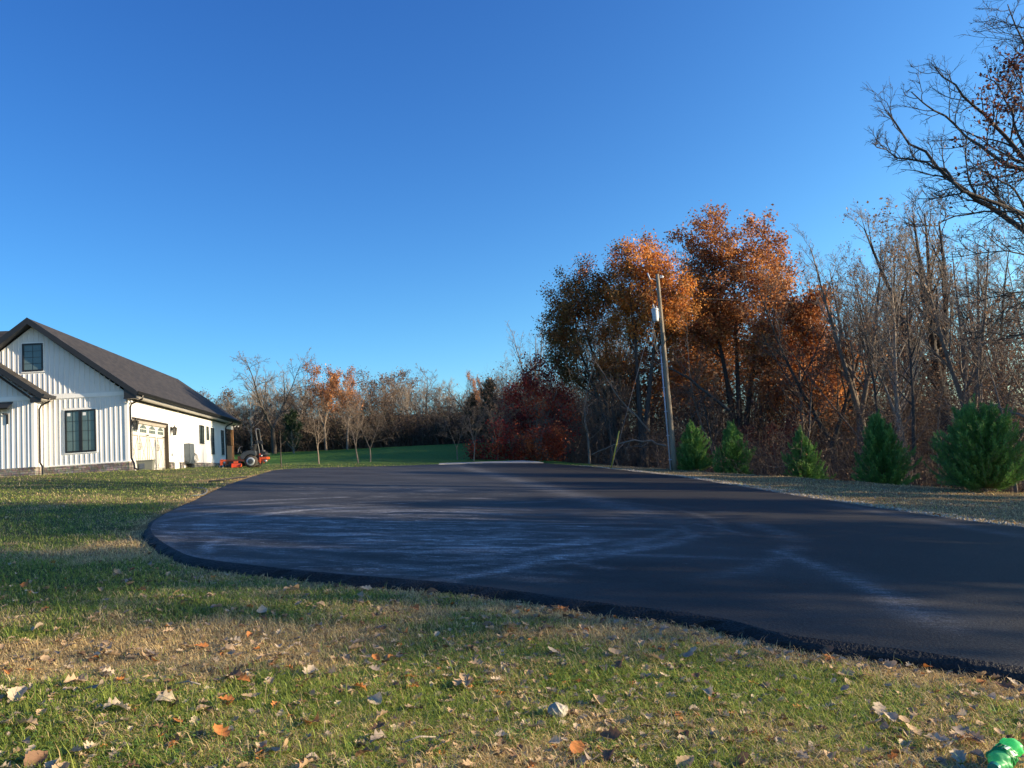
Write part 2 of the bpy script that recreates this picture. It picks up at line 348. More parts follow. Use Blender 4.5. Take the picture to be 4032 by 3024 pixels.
def edist(x, y, P=OA):
    x = np.asarray(x, float); y = np.asarray(y, float); best = np.full(x.shape, 1e9); n = len(P)
    for i in range(n):
        a = P[i]; b = P[(i+1) % n]; ab = b-a; t = np.clip(((x-a[0])*ab[0]+(y-a[1])*ab[1])/(ab@ab+1e-12), 0, 1)
        best = np.minimum(best, np.hypot(x-a[0]-t*ab[0], y-a[1]-t*ab[1]))
    return best
def plane(x, y): return -1.5-.078*x+.028*y
def asph_z(x, y): return plane(x, y)+TOPH
def HH(x, y):
    """ground height with the soil brought up to the paving at the far and right sides"""
    x = np.asarray(x, float); y = np.asarray(y, float); h = H(x, y)
    d = edist(x, y); ins = inside(x, y)
    k = (1-sm(.0, 1.6, d))*(~ins)
    rise = np.where(y > 12, .055, 0.0)+np.where(x > 4.5+.0*y, .02, 0)*(y > 6)
    flat = plane(x, y)+rise
    h = h*(1-k)+(flat+(vn(x, y, .4, 5)-.5)*.02)*k
    return np.where(ins, np.minimum(h, plane(x, y)-.03), h)

# asphalt
rp = random.Random(5)
pts = [Vector(p) for p in OUT]; nb = len(pts); edges = [(i, (i+1) % nb) for i in range(nb)]
gx, gy = np.meshgrid(np.arange(-14, 24, .3), np.arange(-6, 48, .3)); gx = gx.ravel(); gy = gy.ravel()
gx = gx+(gy*7 % .13)
fx_, fy_ = np.meshgrid(np.arange(-6.5, 3.4, .09), np.arange(7.2, 17.5, .12)); fx_ = fx_.ravel()+(fy_.ravel()*7 % .04); fy_ = fy_.ravel()
ko = ~((gx > -6.6) & (gx < 3.5) & (gy > 7.1) & (gy < 17.6)); gx = np.r_[gx[ko], fx_]; gy = np.r_[gy[ko], fy_]
k = inside(gx, gy) & (edist(gx, gy) > .1); pts += [Vector((float(a), float(b))) for a, b in zip(gx[k], gy[k])]
vo, eo, fo, _, _, _ = geometry.delaunay_2d_cdt(pts, edges, [], 1, 1e-5)
VX = np.array([(v.x, v.y) for v in vo]); VZ = asph_z(VX[:, 0], VX[:, 1])
# dust masks: R streaks, G broad film, B worked-in scuffs
def gauss(c, rx, ry, amp): p = gnd(*c, HT); return amp*np.exp(-((VX[:, 0]-p.x)/rx)**2-((VX[:, 1]-p.y)/ry)**2)
mr = np.maximum.reduce([gauss((1300, 2080), 5.5, 4.2, 1.0), gauss((950, 2080), 2.4, 2.6, 1.0), gauss((1900, 2140), 2.8, 2.4, 1.0), gauss((1500, 1940), 6, 6, .65), gauss((1750, 2230), 2.2, .9, .9), gauss((1500, 1880), 7, 9, .35), gauss((3450, 2360), 1.2, 1.4, .5)])
def segd(c0, c1):
    a = np.array(gnd(*c0, HT))[:2]; b = np.array(gnd(*c1, HT))[:2]; ab = b-a; t = np.clip(((VX-a)@ab)/(ab@ab), 0, 1); return np.hypot(*(VX-a-t[:, None]*ab).T)
def cross_seam(x, y):
    a = np.array(gnd(1804, 1833, HT))[:2]; b = np.array(gnd(2462, 2000, HT))[:2]; ab = b-a; return (ab[0]*(y-a[1])-ab[1]*(x-a[0]))/np.hypot(*ab)
seam = cross_seam(VX[:, 0], VX[:, 1])
mg = (sm(.3, -1.2, seam)*.75+.12)*np.exp(-np.clip(8-VX[:, 1], 0, 9)*.25)
mb = np.exp(-(seam/.45)**2)*sm(9, 16, VX[:, 1])*.30
for c in [((3060, 2170), (3300, 2260)), ((3300, 2260), (3560, 2370)), ((3560, 2370), (3760, 2460))]: mb = np.maximum(mb, np.exp(-(segd(*c)/.14)**2)*.42)
for c in [((3280, 1985), (3600, 2040)), ((3600, 2040), (4032, 2112)), ((1000, 2165), (1500, 2222)), ((1500, 2222), (2150, 2285)), ((840, 2030), (800, 2100)), ((800, 2100), (1000, 2160))]: mb = np.maximum(mb, np.exp(-(segd(*c)/.16)**2)*.28)
for _ in range(26):
    u = rp.uniform(850, 2300); v = rp.uniform(1930, 2260); l = rp.uniform(60, 260)
    mb = np.maximum(mb, np.exp(-(segd((u, v), (u+l, v+rp.uniform(-14, 22)))/.11)**2)*rp.uniform(.1, .4))
ra = np.random.RandomState(31); c0 = gnd(1500, 2075, HT); mk = np.zeros(len(VX))
for i in range(95):
    rad = ra.uniform(1.5, 5.5); aa = ra.uniform(0, 6.28); al = ra.uniform(.2, .9); ww = ra.uniform(.04, .13); amp = ra.uniform(.25, 1.0); ox, oy = ra.normal(0, .7), ra.normal(0, .9)
    if i % 2: rad = ra.uniform(5, 14); al = ra.uniform(.08, .3); ox = ra.uniform(-3, 4); oy = ra.choice([-1, 1])*rad+ra.uniform(-2.5, 3.5); aa = (1.57 if oy < 0 else 4.71)+ra.uniform(-.25, .25); amp *= .6; ww *= .8
    dx, dy = VX[:, 0]-c0.x-ox, VX[:, 1]-c0.y-oy; rr_ = np.hypot(dx, dy); an_ = np.arctan2(dy, dx); da = np.abs((an_-aa+math.pi) % (2*math.pi)-math.pi)
    mk = np.maximum(mk, amp*np.exp(-((rr_-rad)/ww)**2)*sm(al, al*.6, da))
mb = np.maximum(mb, mk*1.0*np.clip(mr*1.6, 0, 1))
tri = np.array([f for f in fo if len(f) == 3])
ctr = VX[tri].mean(1); tri = tri[inside(ctr[:, 0], ctr[:, 1])]
dw = npmesh('driveway', np.c_[VX, VZ], [tri], M['asphalt'], col=np.c_[mr, mg, mb]); tag(dw, kind='structure')
# broken lower edge of the paving
n = len(OUT); OB = []
cx = OA.mean(0)
for i in range(n):
    a = OA[i-1]; b = OA[(i+1) % n]; t = b-a; t = t/np.hypot(*t); nrm = np.array([t[1], -t[0]])
    p = OA[i]+nrm*.05
    if inside(np.array([p[0]]), np.array([p[1]]))[0]: nrm = -nrm
    OB.append(nrm)
OB = np.array(OB)
# densify the rim
rimv = []
for i in range(n):
    a, b = OA[i], OA[(i+1) % n]; L_ = math.dist(a, b); m_ = max(1, int(L_/.12))
    for j in range(m_): t = j/m_; rimv.append((*(a*(1-t)+b*t), *(OB[i]*(1-t)+OB[(i+1) % n]*t)))
rimv = np.array(rimv); nr = len(rimv); rs = np.random.RandomState(2)
rows = []
for off, dz in ((0, 0), (.03, -.012), (.085, -.05), (.13, -.12)):
    w_ = off*(1+.25*rs.randn(nr)*(off > .01)); dip = np.where(rimv[:, 1] < 14, 1, .8)
    P = rimv[:, :2]+rimv[:, 2:]*w_[:, None]; rows.append(np.c_[P, asph_z(P[:, 0], P[:, 1])+dz*dip+rs.randn(nr)*.006*(off > .01)])
Vr = np.concatenate(rows); ff = []
idx = np.arange(nr); nx = (idx+1) % nr
for r in range(3): ff.append(np.c_[idx+r*nr, nx+r*nr, nx+(r+1)*nr, idx+(r+1)*nr])
tag(npmesh('driveway_edge', Vr, [np.concatenate(ff)], M['asph_edge']), kind='structure')
# concrete pad at the far end
pad = [(1732, 1823.3), (1900, 1818), (2057, 1812.5), (2120, 1817), (2140, 1821.5), (1900, 1822.5), (1727, 1827.5)]
pm = MB(); pp = [gnd(u, v, HT-.02) for u, v in pad]; nn = len(pp)
pm.add([(p.x, p.y, p.z) for p in pp]+[(p.x, p.y, p.z-.15) for p in pp], [tuple(range(nn))]+[(i, (i+1) % nn, (i+1) % nn+nn, i+nn) for i in range(nn)])
tag(pm.build('concrete_pad', M['concrete']), kind='structure')

# ---------------------------------------------------------------- ground sheet
def axis(segs):
    out = []
    for a, b, s in segs: out += list(np.arange(a, b, s))
    return np.array(out+[segs[-1][1]])
ax_ = axis([(-400, -60, 20), (-60, -20, 1.5), (-20, -8, .4), (-8, 12, .16), (12, 30, .5), (30, 80, 2), (80, 400, 20)])
ay_ = axis([(-60, -4, 4), (-4, 1, .5), (1, 15, .14), (15, 48, .4), (48, 110, 1.5), (110, 600, 25)])
GX, GY = np.meshgrid(ax_, ay_); GX = GX.ravel(); GY = GY.ravel(); GZ = HH(GX, GY)
def dryness(x, y):
    d = (vn(x, y, 1.5, 11)*.42+vn(x, y, .45, 12)*.36+vn(x, y, .16, 13)*.30)-.04
    for (u, v, rx, ry, a) in [(300, 2560, .9, .5, .5), (900, 2500, .9, .4, .4), (100, 2620, .5, .4, .4), (1300, 2560, .5, .3, .25), (2700, 2500, 1.2, .4, .3), (1900, 2400, 1.4, .35, .35), (620, 2140, .9, 1.4, .4), (3600, 2620, 1, .25, .25), (350, 2440, 1.2, .4, .2),
                              (1500, 2750, .8, .5, -.25), (700, 2760, 1.2, .3, -.3), (3000, 2700, .9, .5, -.35), (500, 2280, 2, 1.2, -.3), (2900, 2560, .7, .3, -.2)]:
        p = gnd(u, v); d = d+a*np.exp(-((x-p.x)/rx)**2-((y-p.y)/ry)**2)
    e = edist(x, y); d = d+.45*np.exp(-(e/.28)**2)
    d = d+.2*sm(24, 33, y)*(1-sm(.5, 2, e))*(x < 0)-.12*(x < -3)*sm(9, 14, y)
    d = d+.5*(x > 4.5)*(y > 8)*(crest(x, y) < 1)
    return d
D = dryness(GX, GY); wood = sm(.2, 2.0, crest(GX, GY))*(1-sm(75, 86, GY)*(GX < 0)); wood = np.maximum(wood, sm(86, 92, GY))
gc = np.array([.08, .10, .035])[None]*(1-sm(.45, .75, D))[:, None]+np.array([.26, .18, .085])[None]*sm(.45, .75, D)[:, None]
far_green = sm(30, 48, GY)*(GX < 4); gc = gc*(1-far_green[:, None])+np.array([.085, .18, .03])[None]*far_green[:, None]
gc = gc*(1-wood[:, None])+np.array([.055, .035, .022])[None]*wood[:, None]
gs = (GX > 4.5)*(GY > 8)*np.exp(-(edist(GX, GY)/.7)**2)*(~inside(GX, GY)); gc = gc*(1-gs[:, None])+np.array([.22, .20, .17])[None]*gs[:, None]
nxn, nyn = len(ax_), len(ay_); I = np.arange(nxn*nyn).reshape(nyn, nxn)
q = np.stack([I[:-1, :-1], I[:-1, 1:], I[1:, 1:], I[1:, :-1]], -1).reshape(-1, 4)
tag(npmesh('ground', np.c_[GX, GY, GZ], [q], M['ground'], col=gc, smooth=True), kind='structure')
GZI = GZ.reshape(nyn, nxn)
def gh(x, y):
    """height sampled from the built sheet"""
    x = np.asarray(x, float); y = np.asarray(y, float)
    i = np.clip(np.searchsorted(ax_, x)-1, 0, nxn-2); j = np.clip(np.searchsorted(ay_, y)-1, 0, nyn-2)
    fx = (x-ax_[i])/(ax_[i+1]-ax_[i]); fy = (y-ay_[j])/(ay_[j+1]-ay_[j])
    return (GZI[j, i]*(1-fx)+GZI[j, i+1]*fx)*(1-fy)+(GZI[j+1, i]*(1-fx)+GZI[j+1, i+1]*fx)*fy
def g1(x, y): return float(gh(np.array([x]), np.array([y]))[0])

# ---------------------------------------------------------------- grass and clover
def scatter(n, dmin, dmax, seed, amax=42):
    rs = np.random.RandomState(seed); d = 1/(1/dmin-rs.rand(n)*(1/dmin-1/dmax)); a = R(1)*rs.uniform(-amax, amax, n)
    x = d*np.sin(a); y = d*np.cos(a); return x, y, d, rs
def grass(n, dmin, dmax, seed):
    x, y, d, rs = scatter(n, dmin, dmax, seed)
    k = ~inside(x, y) & (edist(x, y) > .10+.05*vn(x, y, .3, 23)) & (crest(x, y) < .8)
    hs = (x > -21.5)&(y > 33+(-16.6-x)*.16-.9)&(x < -16.2)
    k &= ~hs
    tuft = vn(x, y, .11, 21)*.6+vn(x, y, .33, 22)*.4
    D = dryness(x, y); k &= rs.rand(n) < np.where(D > .62, .8, 1)*(.25+1.1*tuft)
    x, y, d, D, tuft = x[k], y[k], d[k], D[k], tuft[k]; m = len(x)
    z = gh(x, y)-.004; grow = np.clip(d/6, 1, 4)
    dry = rs.rand(m) < np.clip((D-.32)*2.0+.1*(d < 12), .12, .95)
    L_ = (rs.gamma(4, .0085, m)+.014)*np.where(dry, 1.0, 1)*grow**.2; L_ *= np.where(rs.rand(m) < .03, 1.9, 1)
    w_ = (.0009+rs.rand(m)*.0014)*grow
    az = rs.rand(m)*6.283; lean = np.where(dry, rs.uniform(.8, 1.55, m), rs.uniform(.55, 1.6, m)); caz, saz = np.cos(az), np.sin(az)
    px, py = -saz*w_, caz*w_
    P0 = np.c_[x, y, z]; out = np.c_[caz, saz]
    l1 = lean*.6; p1 = P0+np.c_[out*(np.sin(l1)*L_*.55)[:, None], np.cos(l1)*L_*.55]
    l2 = np.minimum(lean*1.35, 2.0); p2 = p1+np.c_[out*(np.sin(l2)*L_*.5)[:, None], np.cos(l2)*L_*.5]
    S = np.c_[px, py, 0*px]
    V = np.stack([P0-S, P0+S, p1+S*.85, p1-S*.85, p2], 1).reshape(-1, 3)
    b = np.arange(m)*5
    q4 = np.c_[b, b+1, b+2, b+3]; q3 = np.c_[b+3, b+2, b+4]
    g = rs.rand(m)[:, None]; green = np.array([.16, .26, .045])*(1-g)+np.array([.42, .47, .10])*g
    straw = np.array([.58, .42, .19])*(1-g)+np.array([.84, .68, .36])*g
    c = np.where(dry[:, None], straw, green)*(.75+.5*rs.rand(m))[:, None]; c = np.repeat(c, 5, 0)
    return V, [q4, q3], c
def clover(n, dmin, dmax, seed):
    x, y, d, rs = scatter(n, dmin, dmax, seed)
    cl = vn(x, y, .6, 31)*.6+vn(x, y, .2, 32)*.4; D = dryness(x, y)
    k = ~inside(x, y) & (edist(x, y) > .15) & (cl > .52) & (D < .62); x, y = x[k], y[k]; m = len(x); z = gh(x, y)+rs.uniform(.008, .035, m)
    r = rs.uniform(.005, .010, m)*np.clip(d[k]/6, 1, 2); a0 = rs.rand(m)*6.28; nx_, ny_ = rs.uniform(-.5, .5, m), rs.uniform(-.5, .5, m)
    V = []
    for i in range(6):
        a = a0+i*math.pi/3; rr = r*(1 if i % 2 else .8); dx, dy = np.cos(a)*rr, np.sin(a)*rr; V.append(np.c_[x+dx, y+dy, z+dx*nx_+dy*ny_])
    V = np.stack(V, 1).reshape(-1, 3); F_ = np.arange(m*6).reshape(m, 6); g = rs.rand(m)[:, None]
    c = np.array([.08, .19, .035])*(1-g)+np.array([.19, .31, .07])*g; return V, [F_], np.repeat(c, 6, 0)
def merge(parts):
    V = []; F4 = {}; C_ = []; o = 0
    for v, fs, c in parts:
        V.append(v); C_.append(c)
        for f in fs: F4.setdefault(f.shape[1], []).append(f+o)
        o += len(v)
    return np.concatenate(V), [np.concatenate(F4[k]) for k in sorted(F4)], np.concatenate(C_)
V_, F_, C_ = merge([grass(900000, 3.0, 12, 41), grass(260000, 10, 40, 42)])
tag(npmesh('grass', V_, F_, M['grass'], col=C_), 'short mixed lawn grass, green and straw coloured, around the driveway', 'grass', kind='stuff')
V_, F_, C_ = clover(60000, 3.0, 11, 43)
tag(npmesh('clover', V_, F_, M['grass'], col=C_), 'small round green clover leaves growing among the lawn grass', 'clover', kind='stuff')

# ---------------------------------------------------------------- fallen leaves
def leaf_shape(seed, oak=True):
    rs = np.random.RandomState(seed); n = 14; us = np.linspace(0, 1, n)
    if oak: wd = .30*np.sin(np.pi*us**.8)**.8*(1+.28*np.cos(us*24+rs.rand()*2))
    else: wd = .36*np.sin(np.pi*us**.75)**.9*(1+.08*np.cos(us*40))
    wd[0] = .015; wd[-1] = .01
    curl = rs.uniform(.4, 2.4); bend = rs.uniform(-.9, 1.2); tw = rs.uniform(-1, 1); V = []
    for i, u in enumerate(us):
        for s in (-1, -.66, -.33, 0, .33, .66, 1):
            x = s*wd[i]; z = curl*abs(x)**1.7+bend*(u-.5)**2*.6+rs.randn()*.005+.02*math.sin(u*22+s*3); a = tw*(u-.5)*.9
            V.append((x*math.cos(a)-z*math.sin(a)*.6, u-.5, x*math.sin(a)+z))
    V = np.array(V); I_ = np.arange(n*7).reshape(n, 7); f = np.stack([I_[:-1, :-1], I_[:-1, 1:], I_[1:, 1:], I_[1:, :-1]], -1).reshape(-1, 4)
    return V, f
LC = {'tan': (.46, .32, .19), 'pale': (.50, .40, .28), 'grey': (.30, .24, .19), 'orange': (.50, .19, .05), 'brown': (.20, .11, .06)}
shapes = [leaf_shape(100+i, i % 3 != 0) for i in range(9)]
protos = {}
for cn, c in LC.items():
    for i, (v, f) in enumerate(shapes):
        rs = np.random.RandomState(i); cc = np.array(c)*(.85+.3*rs.rand(len(v)))[:, None]
        me = npmesh('fallen_leaf', v, [f], M['litter'], col=cc, smooth=True); protos[cn, i] = me.data; bpy.data.objects.remove(me)
LL = {'tan': 'dry tan fallen leaf curled up on the grass', 'pale': 'pale cream fallen leaf lying on the grass', 'grey': 'dull grey brown fallen leaf lying flat on the grass', 'orange': 'bright orange fallen leaf lying on the grass', 'brown': 'dark brown fallen leaf lying on the grass'}
rl = random.Random(77); cnt = 0
spots = [(75, 2755, 1.3, 'pale', 0), (420, 2545, 1.2, 'tan', 1), (235, 2560, .8, 'grey', 0), (390, 2720, .9, 'grey', 3), (600, 2700, .9, 'pale', 6), (430, 2655, .9, 'pale', 1), (960, 2690, .9, 'orange', 2), (870, 2900, 1.2, 'orange', 4), (1110, 2960, 1.1, 'tan', 3), (1220, 2650, 1.2, 'pale', 5), (1300, 2660, 1.2, 'tan', 7), (1420, 2710, .9, 'orange', 1), (1840, 2680, 1.1, 'tan', 2), (1960, 2740, .9, 'pale', 4), (2180, 2570, 1.0, 'pale', 6), (2550, 2670, .8, 'grey', 8), (2790, 2730, 1.0, 'pale', 2), (1500, 2820, 1.0, 'tan', 1), (2100, 2860, .8, 'grey', 4), (2400, 2980, 1.2, 'brown', 2), (3500, 2830, 1.0, 'pale', 3), (3440, 2860, 1.1, 'tan', 6), (3840, 2740, .8, 'pale', 7), (3900, 2745, .9, 'pale', 0), (3780, 3000, 1.0, 'pale', 5), (1260, 2390, .9, 'tan', 3), (700, 2850, .6, 'orange', 8), (560, 2330, 1, 'orange', 2), (180, 2320, 1, 'tan', 5)]
while len(spots) < 290:
    u = rl.uniform(-30, 4060); v = rl.uniform(2150, 3040) if rl.random() < .75 else rl.uniform(2300, 2600)
    spots.append((u, v, rl.uniform(.6, 1.2), rl.choices(list(LC), (6.5, 4, 2.6, 1.5, 2))[0], rl.randrange(9)))
for u, v, s, cn, i in spots:
    p = gnd(u, v, 1.47)
    if inside(np.array([p.x]), np.array([p.y]))[0] or edist(np.array([p.x]), np.array([p.y]))[0] < .12 or p.y > 14: continue
    o = link(bpy.data.objects.new('fallen_leaf', protos[cn, i])); o.location = (p.x, p.y, g1(p.x, p.y)+.034+rl.random()*.012)
    o.scale = (s*.102, s*.102, s*.09); o.rotation_euler = (rl.uniform(-.45, .45), rl.uniform(-.5, .5), rl.uniform(0, 6.28))
    tag(o, LL[cn], 'leaf', {'tan': 'tan curled leaves on the lawn', 'pale': 'pale leaves on the lawn', 'grey': 'grey brown leaves on the lawn', 'orange': 'orange leaves on the lawn', 'brown': 'dark brown leaves on the lawn'}[cn])
def litter(n, dmin, dmax, seed, filt, size=.1):
    x, y, d, rs = scatter(n, dmin, dmax, seed, 44); k = filt(x, y, rs); x, y, d = x[k], y[k], d[k]; m = len(x); z = gh(x, y)+.02
    parts = []
    for i in range(m):
        v, f = shapes[i % 9]; s = size*rs.uniform(.4, .95); a = rs.rand()*6.28; Rm = Matrix.Rotation(a, 3, 'Z') @ Matrix.Rotation(rs.uniform(-.6, .6), 3, 'X')
        vv = v[::1] @ np.array(Rm).T*s+np.array([x[i], y[i], z[i]]); c = np.array(list(LC.values())[rs.choice(5, p=[.38, .22, .2, .08, .12])])*rs.uniform(.7, 1.2)
        parts.append((vv, [f], np.repeat(c[None], len(vv), 0)))
    return merge(parts)
def lawn_f(x, y, rs): return ~inside(x, y) & (crest(x, y) < 1) & (rs.rand(len(x)) < .4+.6*vn(x, y, 1.2, 51)) & ~((x < -16) & (y > 32))
def edge_f(x, y, rs): e = edist(x, y); return ~inside(x, y) & (e < .9) & (e > .1) & (rs.rand(len(x)) < np.exp(-(e/.35)**2)) & (y < 14)
def verge_f(x, y, rs): return ~inside(x, y) & (crest(x, y) < 3) & (x > 4.5) & (y > 8)
V_, F_, C_ = merge([litter(6000, 3.5, 34, 61, lawn_f, .085), litter(2600, 4.5, 12, 62, edge_f, .08), litter(3300, 9, 40, 63, verge_f, .11)])
tag(npmesh('leaf_litter', V_, F_, M['litter'], col=C_, smooth=True), 'scattered small dry leaves and leaf scraps over the lawn and verge', 'leaf litter', kind='stuff')
# gravel strip along the right side of the paving
rs = np.random.RandomState(8); n = 9000
ii = rs.randint(0, nr, n); off = np.abs(rs.randn(n))*.55+.04; P = rimv[ii, :2]+rimv[ii, 2:]*off[:, None]+rs.randn(n, 2)*.06
k = (P[:, 1] > 6) & (P[:, 0] > 3) & ~inside(P[:, 0], P[:, 1]); P = P[k]; m = len(P); sz = rs.uniform(.008, .028, m)
oc = np.array([[1, 0, 0], [0, 1, 0], [-1, 0, 0], [0, -1, 0], [0, 0, 1], [0, 0, -1]], float)
V_ = oc[None]*sz[:, None, None]*rs.uniform(.5, 1.3, (m, 6, 1)); an = rs.rand(m)*6.28; ca, sa = np.cos(an)[:, None], np.sin(an)[:, None]
V_ = np.stack([V_[..., 0]*ca-V_[..., 1]*sa, V_[..., 0]*sa+V_[..., 1]*ca, V_[..., 2]*.7], -1)+np.c_[P, gh(P[:, 0], P[:, 1])+.008][:, None]
tf = np.array([[0, 1, 4], [1, 2, 4], [2, 3, 4], [3, 0, 4], [1, 0, 5], [2, 1, 5], [3, 2, 5], [0, 3, 5]]); F_ = (np.arange(m)[:, None, None]*6+tf[None]).reshape(-1, 3)
tag(npmesh('gravel', V_.reshape(-1, 3), [F_], M['gravel'], col=np.repeat((np.array([.50, .47, .42])[None]*rs.uniform(.5, 1.4, (m, 1))), 6, 0)), 'pale crushed gravel along the right edge of the driveway', 'gravel', kind='stuff')

# ---------------------------------------------------------------- trees
def nrm(a): return a/np.maximum(np.linalg.norm(a, axis=-1, keepdims=True), 1e-9)
def tubes(levels):
    """levels: list of (pts (N,k,3), rad (N,k), sides)"""
    V = []; Fq = []; o = 0
    for P, rad, s in levels:
        if len(P) == 0: continue
        T = np.empty_like(P); T[:, 1:-1] = P[:, 2:]-P[:, :-2]; T[:, 0] = P[:, 1]-P[:, 0]; T[:, -1] = P[:, -1]-P[:, -2]; T = nrm(T)
        ref = np.where(np.abs(T[:, :1, 2:3]) > .85, np.array([1., .13, 0]), np.array([.07, .11, 1.])); ref = np.broadcast_to(ref, T.shape)
        A = nrm(np.cross(T, ref)); B = np.cross(T, A)
        a = np.arange(s)*2*math.pi/s; ring = A[:, :, None]*np.cos(a)[None, None, :, None]+B[:, :, None]*np.sin(a)[None, None, :, None]
        v = P[:, :, None]+ring*rad[:, :, None, None]; N_, k_ = P.shape[:2]; V.append(v.reshape(-1, 3))
        I_ = (np.arange(N_*k_*s)+o).reshape(N_, k_, s); J = np.roll(I_, -1, 2)
        Fq.append(np.stack([I_[:, :-1], J[:, :-1], J[:, 1:], I_[:, 1:]], -1).reshape(-1, 4)); o += N_*k_*s
    return np.concatenate(V), np.concatenate(Fq)
def walk(rs, base, dr, L_, seg, wob, up):
    N_ = len(base); P = np.zeros((N_, seg+1, 3)); P[:, 0] = base; d = dr.copy()
    for i in range(seg):
        d = nrm(d+rs.randn(N_, 3)*wob+np.array([0, 0, up])); P[:, i+1] = P[:, i]+d*(L_/seg)[:, None]
    return P
def kids(rs, P, rad, L_, nb_, t0, ang, lr, rr, apical=.5, minr=.003):
    N_, k_ = P.shape[:2]; t = t0+(1-t0)*((np.arange(nb_)[None]+rs.rand(N_, nb_))/nb_); t = np.minimum(t, .995); f = t*(k_-1); i = f.astype(int); w_ = (f-i)[..., None]
    n_ = np.arange(N_)[:, None]; b = P[n_, i]*(1-w_)+P[n_, i+1]*w_; pd = nrm(P[n_, i+1]-P[n_, i])
    r = rad[n_, i]*(1-w_[..., 0])+rad[n_, i+1]*w_[..., 0]
    q = nrm(np.cross(pd, rs.randn(N_, nb_, 3))); a = (ang*rs.uniform(.65, 1.3, (N_, nb_)))[..., None]
    d = pd*np.cos(a)+q*np.sin(a); l = L_[:, None]*lr*(1-apical*(t-t0)/(1-t0+1e-6))*rs.uniform(.6, 1.25, (N_, nb_))
    return b.reshape(-1, 3), d.reshape(-1, 3), l.reshape(-1), np.maximum((r*rr).reshape(-1), minr)
def tree_mesh(seed, h=12, r0=.18, forks=1, fork_t=.3, spread=.45, n1=12, n2=7, n3=5, n4=3, l1=.5, up=.06, wob=.1, t0=.35, ang=.8, apical=.5, leaf=0, lsize=.12, lcol=((.4, .15, .04),), minr=.006, lowleaf=1, lcl=.25, vase=False, lzmin=0):
    rs = np.random.RandomState(seed); lev = []
    base = np.array([[0, 0, -.3]]); d = nrm(np.array([[rs.randn()*.04, rs.randn()*.04, 1.]]))
    if forks > 1:
        L0 = np.array([h*fork_t]); P = walk(rs, base, d, L0, 5, wob*.3, .05); rd = np.linspace(r0*1.25, r0*.95, 6)[None]; lev.append((P, rd, 9))
        a = np.arange(forks)*6.283/forks+rs.rand(); dd = nrm(np.c_[np.cos(a)*spread, np.sin(a)*spread, np.ones(forks)]+rs.randn(forks, 3)*.08)
        b = np.repeat(P[:, -1], forks, 0); L1 = h*(1-fork_t)*rs.uniform(.85, 1.05, forks); S = walk(rs, b, dd, L1, 9, wob*.28, up*.8); rd1 = (r0*.68)*np.linspace(1, .14, 10)[None]*np.ones((forks, 1)); t0_ = .12
    else:
        L1 = np.array([h*.97]); S = walk(rs, base, d, L1, 12, wob*.35, .06); rd1 = r0*np.linspace(1.15, .08, 13)[None]; t0_ = t0
    lev.append((S, rd1, 8)); thick = list(lev)
    b, d, l, r = kids(rs, S, rd1, L1, n1, t0_, ang, l1, .55, apical, minr*1.5); P = walk(rs, b, d, l, 6, wob, up); rd = r[:, None]*np.linspace(1, .25, 7)[None]; A1 = (P, rd, 5)
    b, d, l, r = kids(rs, P, rd, l, n2, .2, .75, .48, .55, .5, minr*1.1); P2 = walk(rs, b, d, l, 4, wob*1.2, up*.8); rd2 = r[:, None]*np.linspace(1, .35, 5)[None]; A2 = (P2, rd2, 4)
    b, d, l, r = kids(rs, P2, rd2, l, n3, .2, .7, .5, .6, .4, minr); P3 = walk(rs, b, d, l, 3, wob*1.3, up*.8); rd3 = r[:, None]*np.linspace(1, .45, 4)[None]; A3 = (P3, rd3, 3)
    fine = [A2, A3]; tips = P3
    if n4:
        b, d, l, r = kids(rs, P3, rd3, l, n4, .2, .65, .6, .7, .3, minr*.8); P4 = walk(rs, b, d, l, 2, wob*1.2, up); rd4 = r[:, None]*np.linspace(1, .5, 3)[None]; fine.append((P4, rd4, 3)); tips = P4
    tv, tf_ = tubes(thick+[A1]); cv, cf = tubes(fine)
    cols = None; cl = None
    if leaf:
        T = tips.reshape(-1, 3); T = T[T[:, 2] > lzmin*h]; keep = vn(T[:, 0]+T[:, 2]*.7, T[:, 1]+T[:, 2]*.5, h*.09, seed % 50+60) > .5-.5*lowleaf; T = T[keep]
        m = int(leaf); c = T[rs.randint(0, len(T), m)]+rs.randn(m, 3)*lcl
        cl = quads(rs, c, lsize, lcol, h)
    return (tv, tf_), (cv, cf), cl
def quads(rs, c, size, pal, h, ysq=1):
    m = len(c); a = nrm(rs.randn(m, 3)); b = nrm(np.cross(a, rs.randn(m, 3))); s = size*rs.uniform(.5, 1.3, m)[:, None]
    V = np.stack([c-a*s*.5, c+b*s*.32-a*s*.05, c+a*s*.5+np.cross(a, b)*s*.1, c-b*s*.32-a*s*.05], 1).reshape(-1, 3); F_ = np.arange(m*4).reshape(m, 4)
    pal = np.array(pal); clump = vn(c[:, 0]+c[:, 2], c[:, 1]-c[:, 2]*.8, max(h*.07, .5), 71); ix = np.clip((clump*1.25-.12+rs.randn(m)*.16)*len(pal), 0, len(pal)-1).astype(int)
    col = pal[ix]*rs.uniform(.7, 1.3, (m, 1)); return V, F_, np.repeat(col, 4, 0)
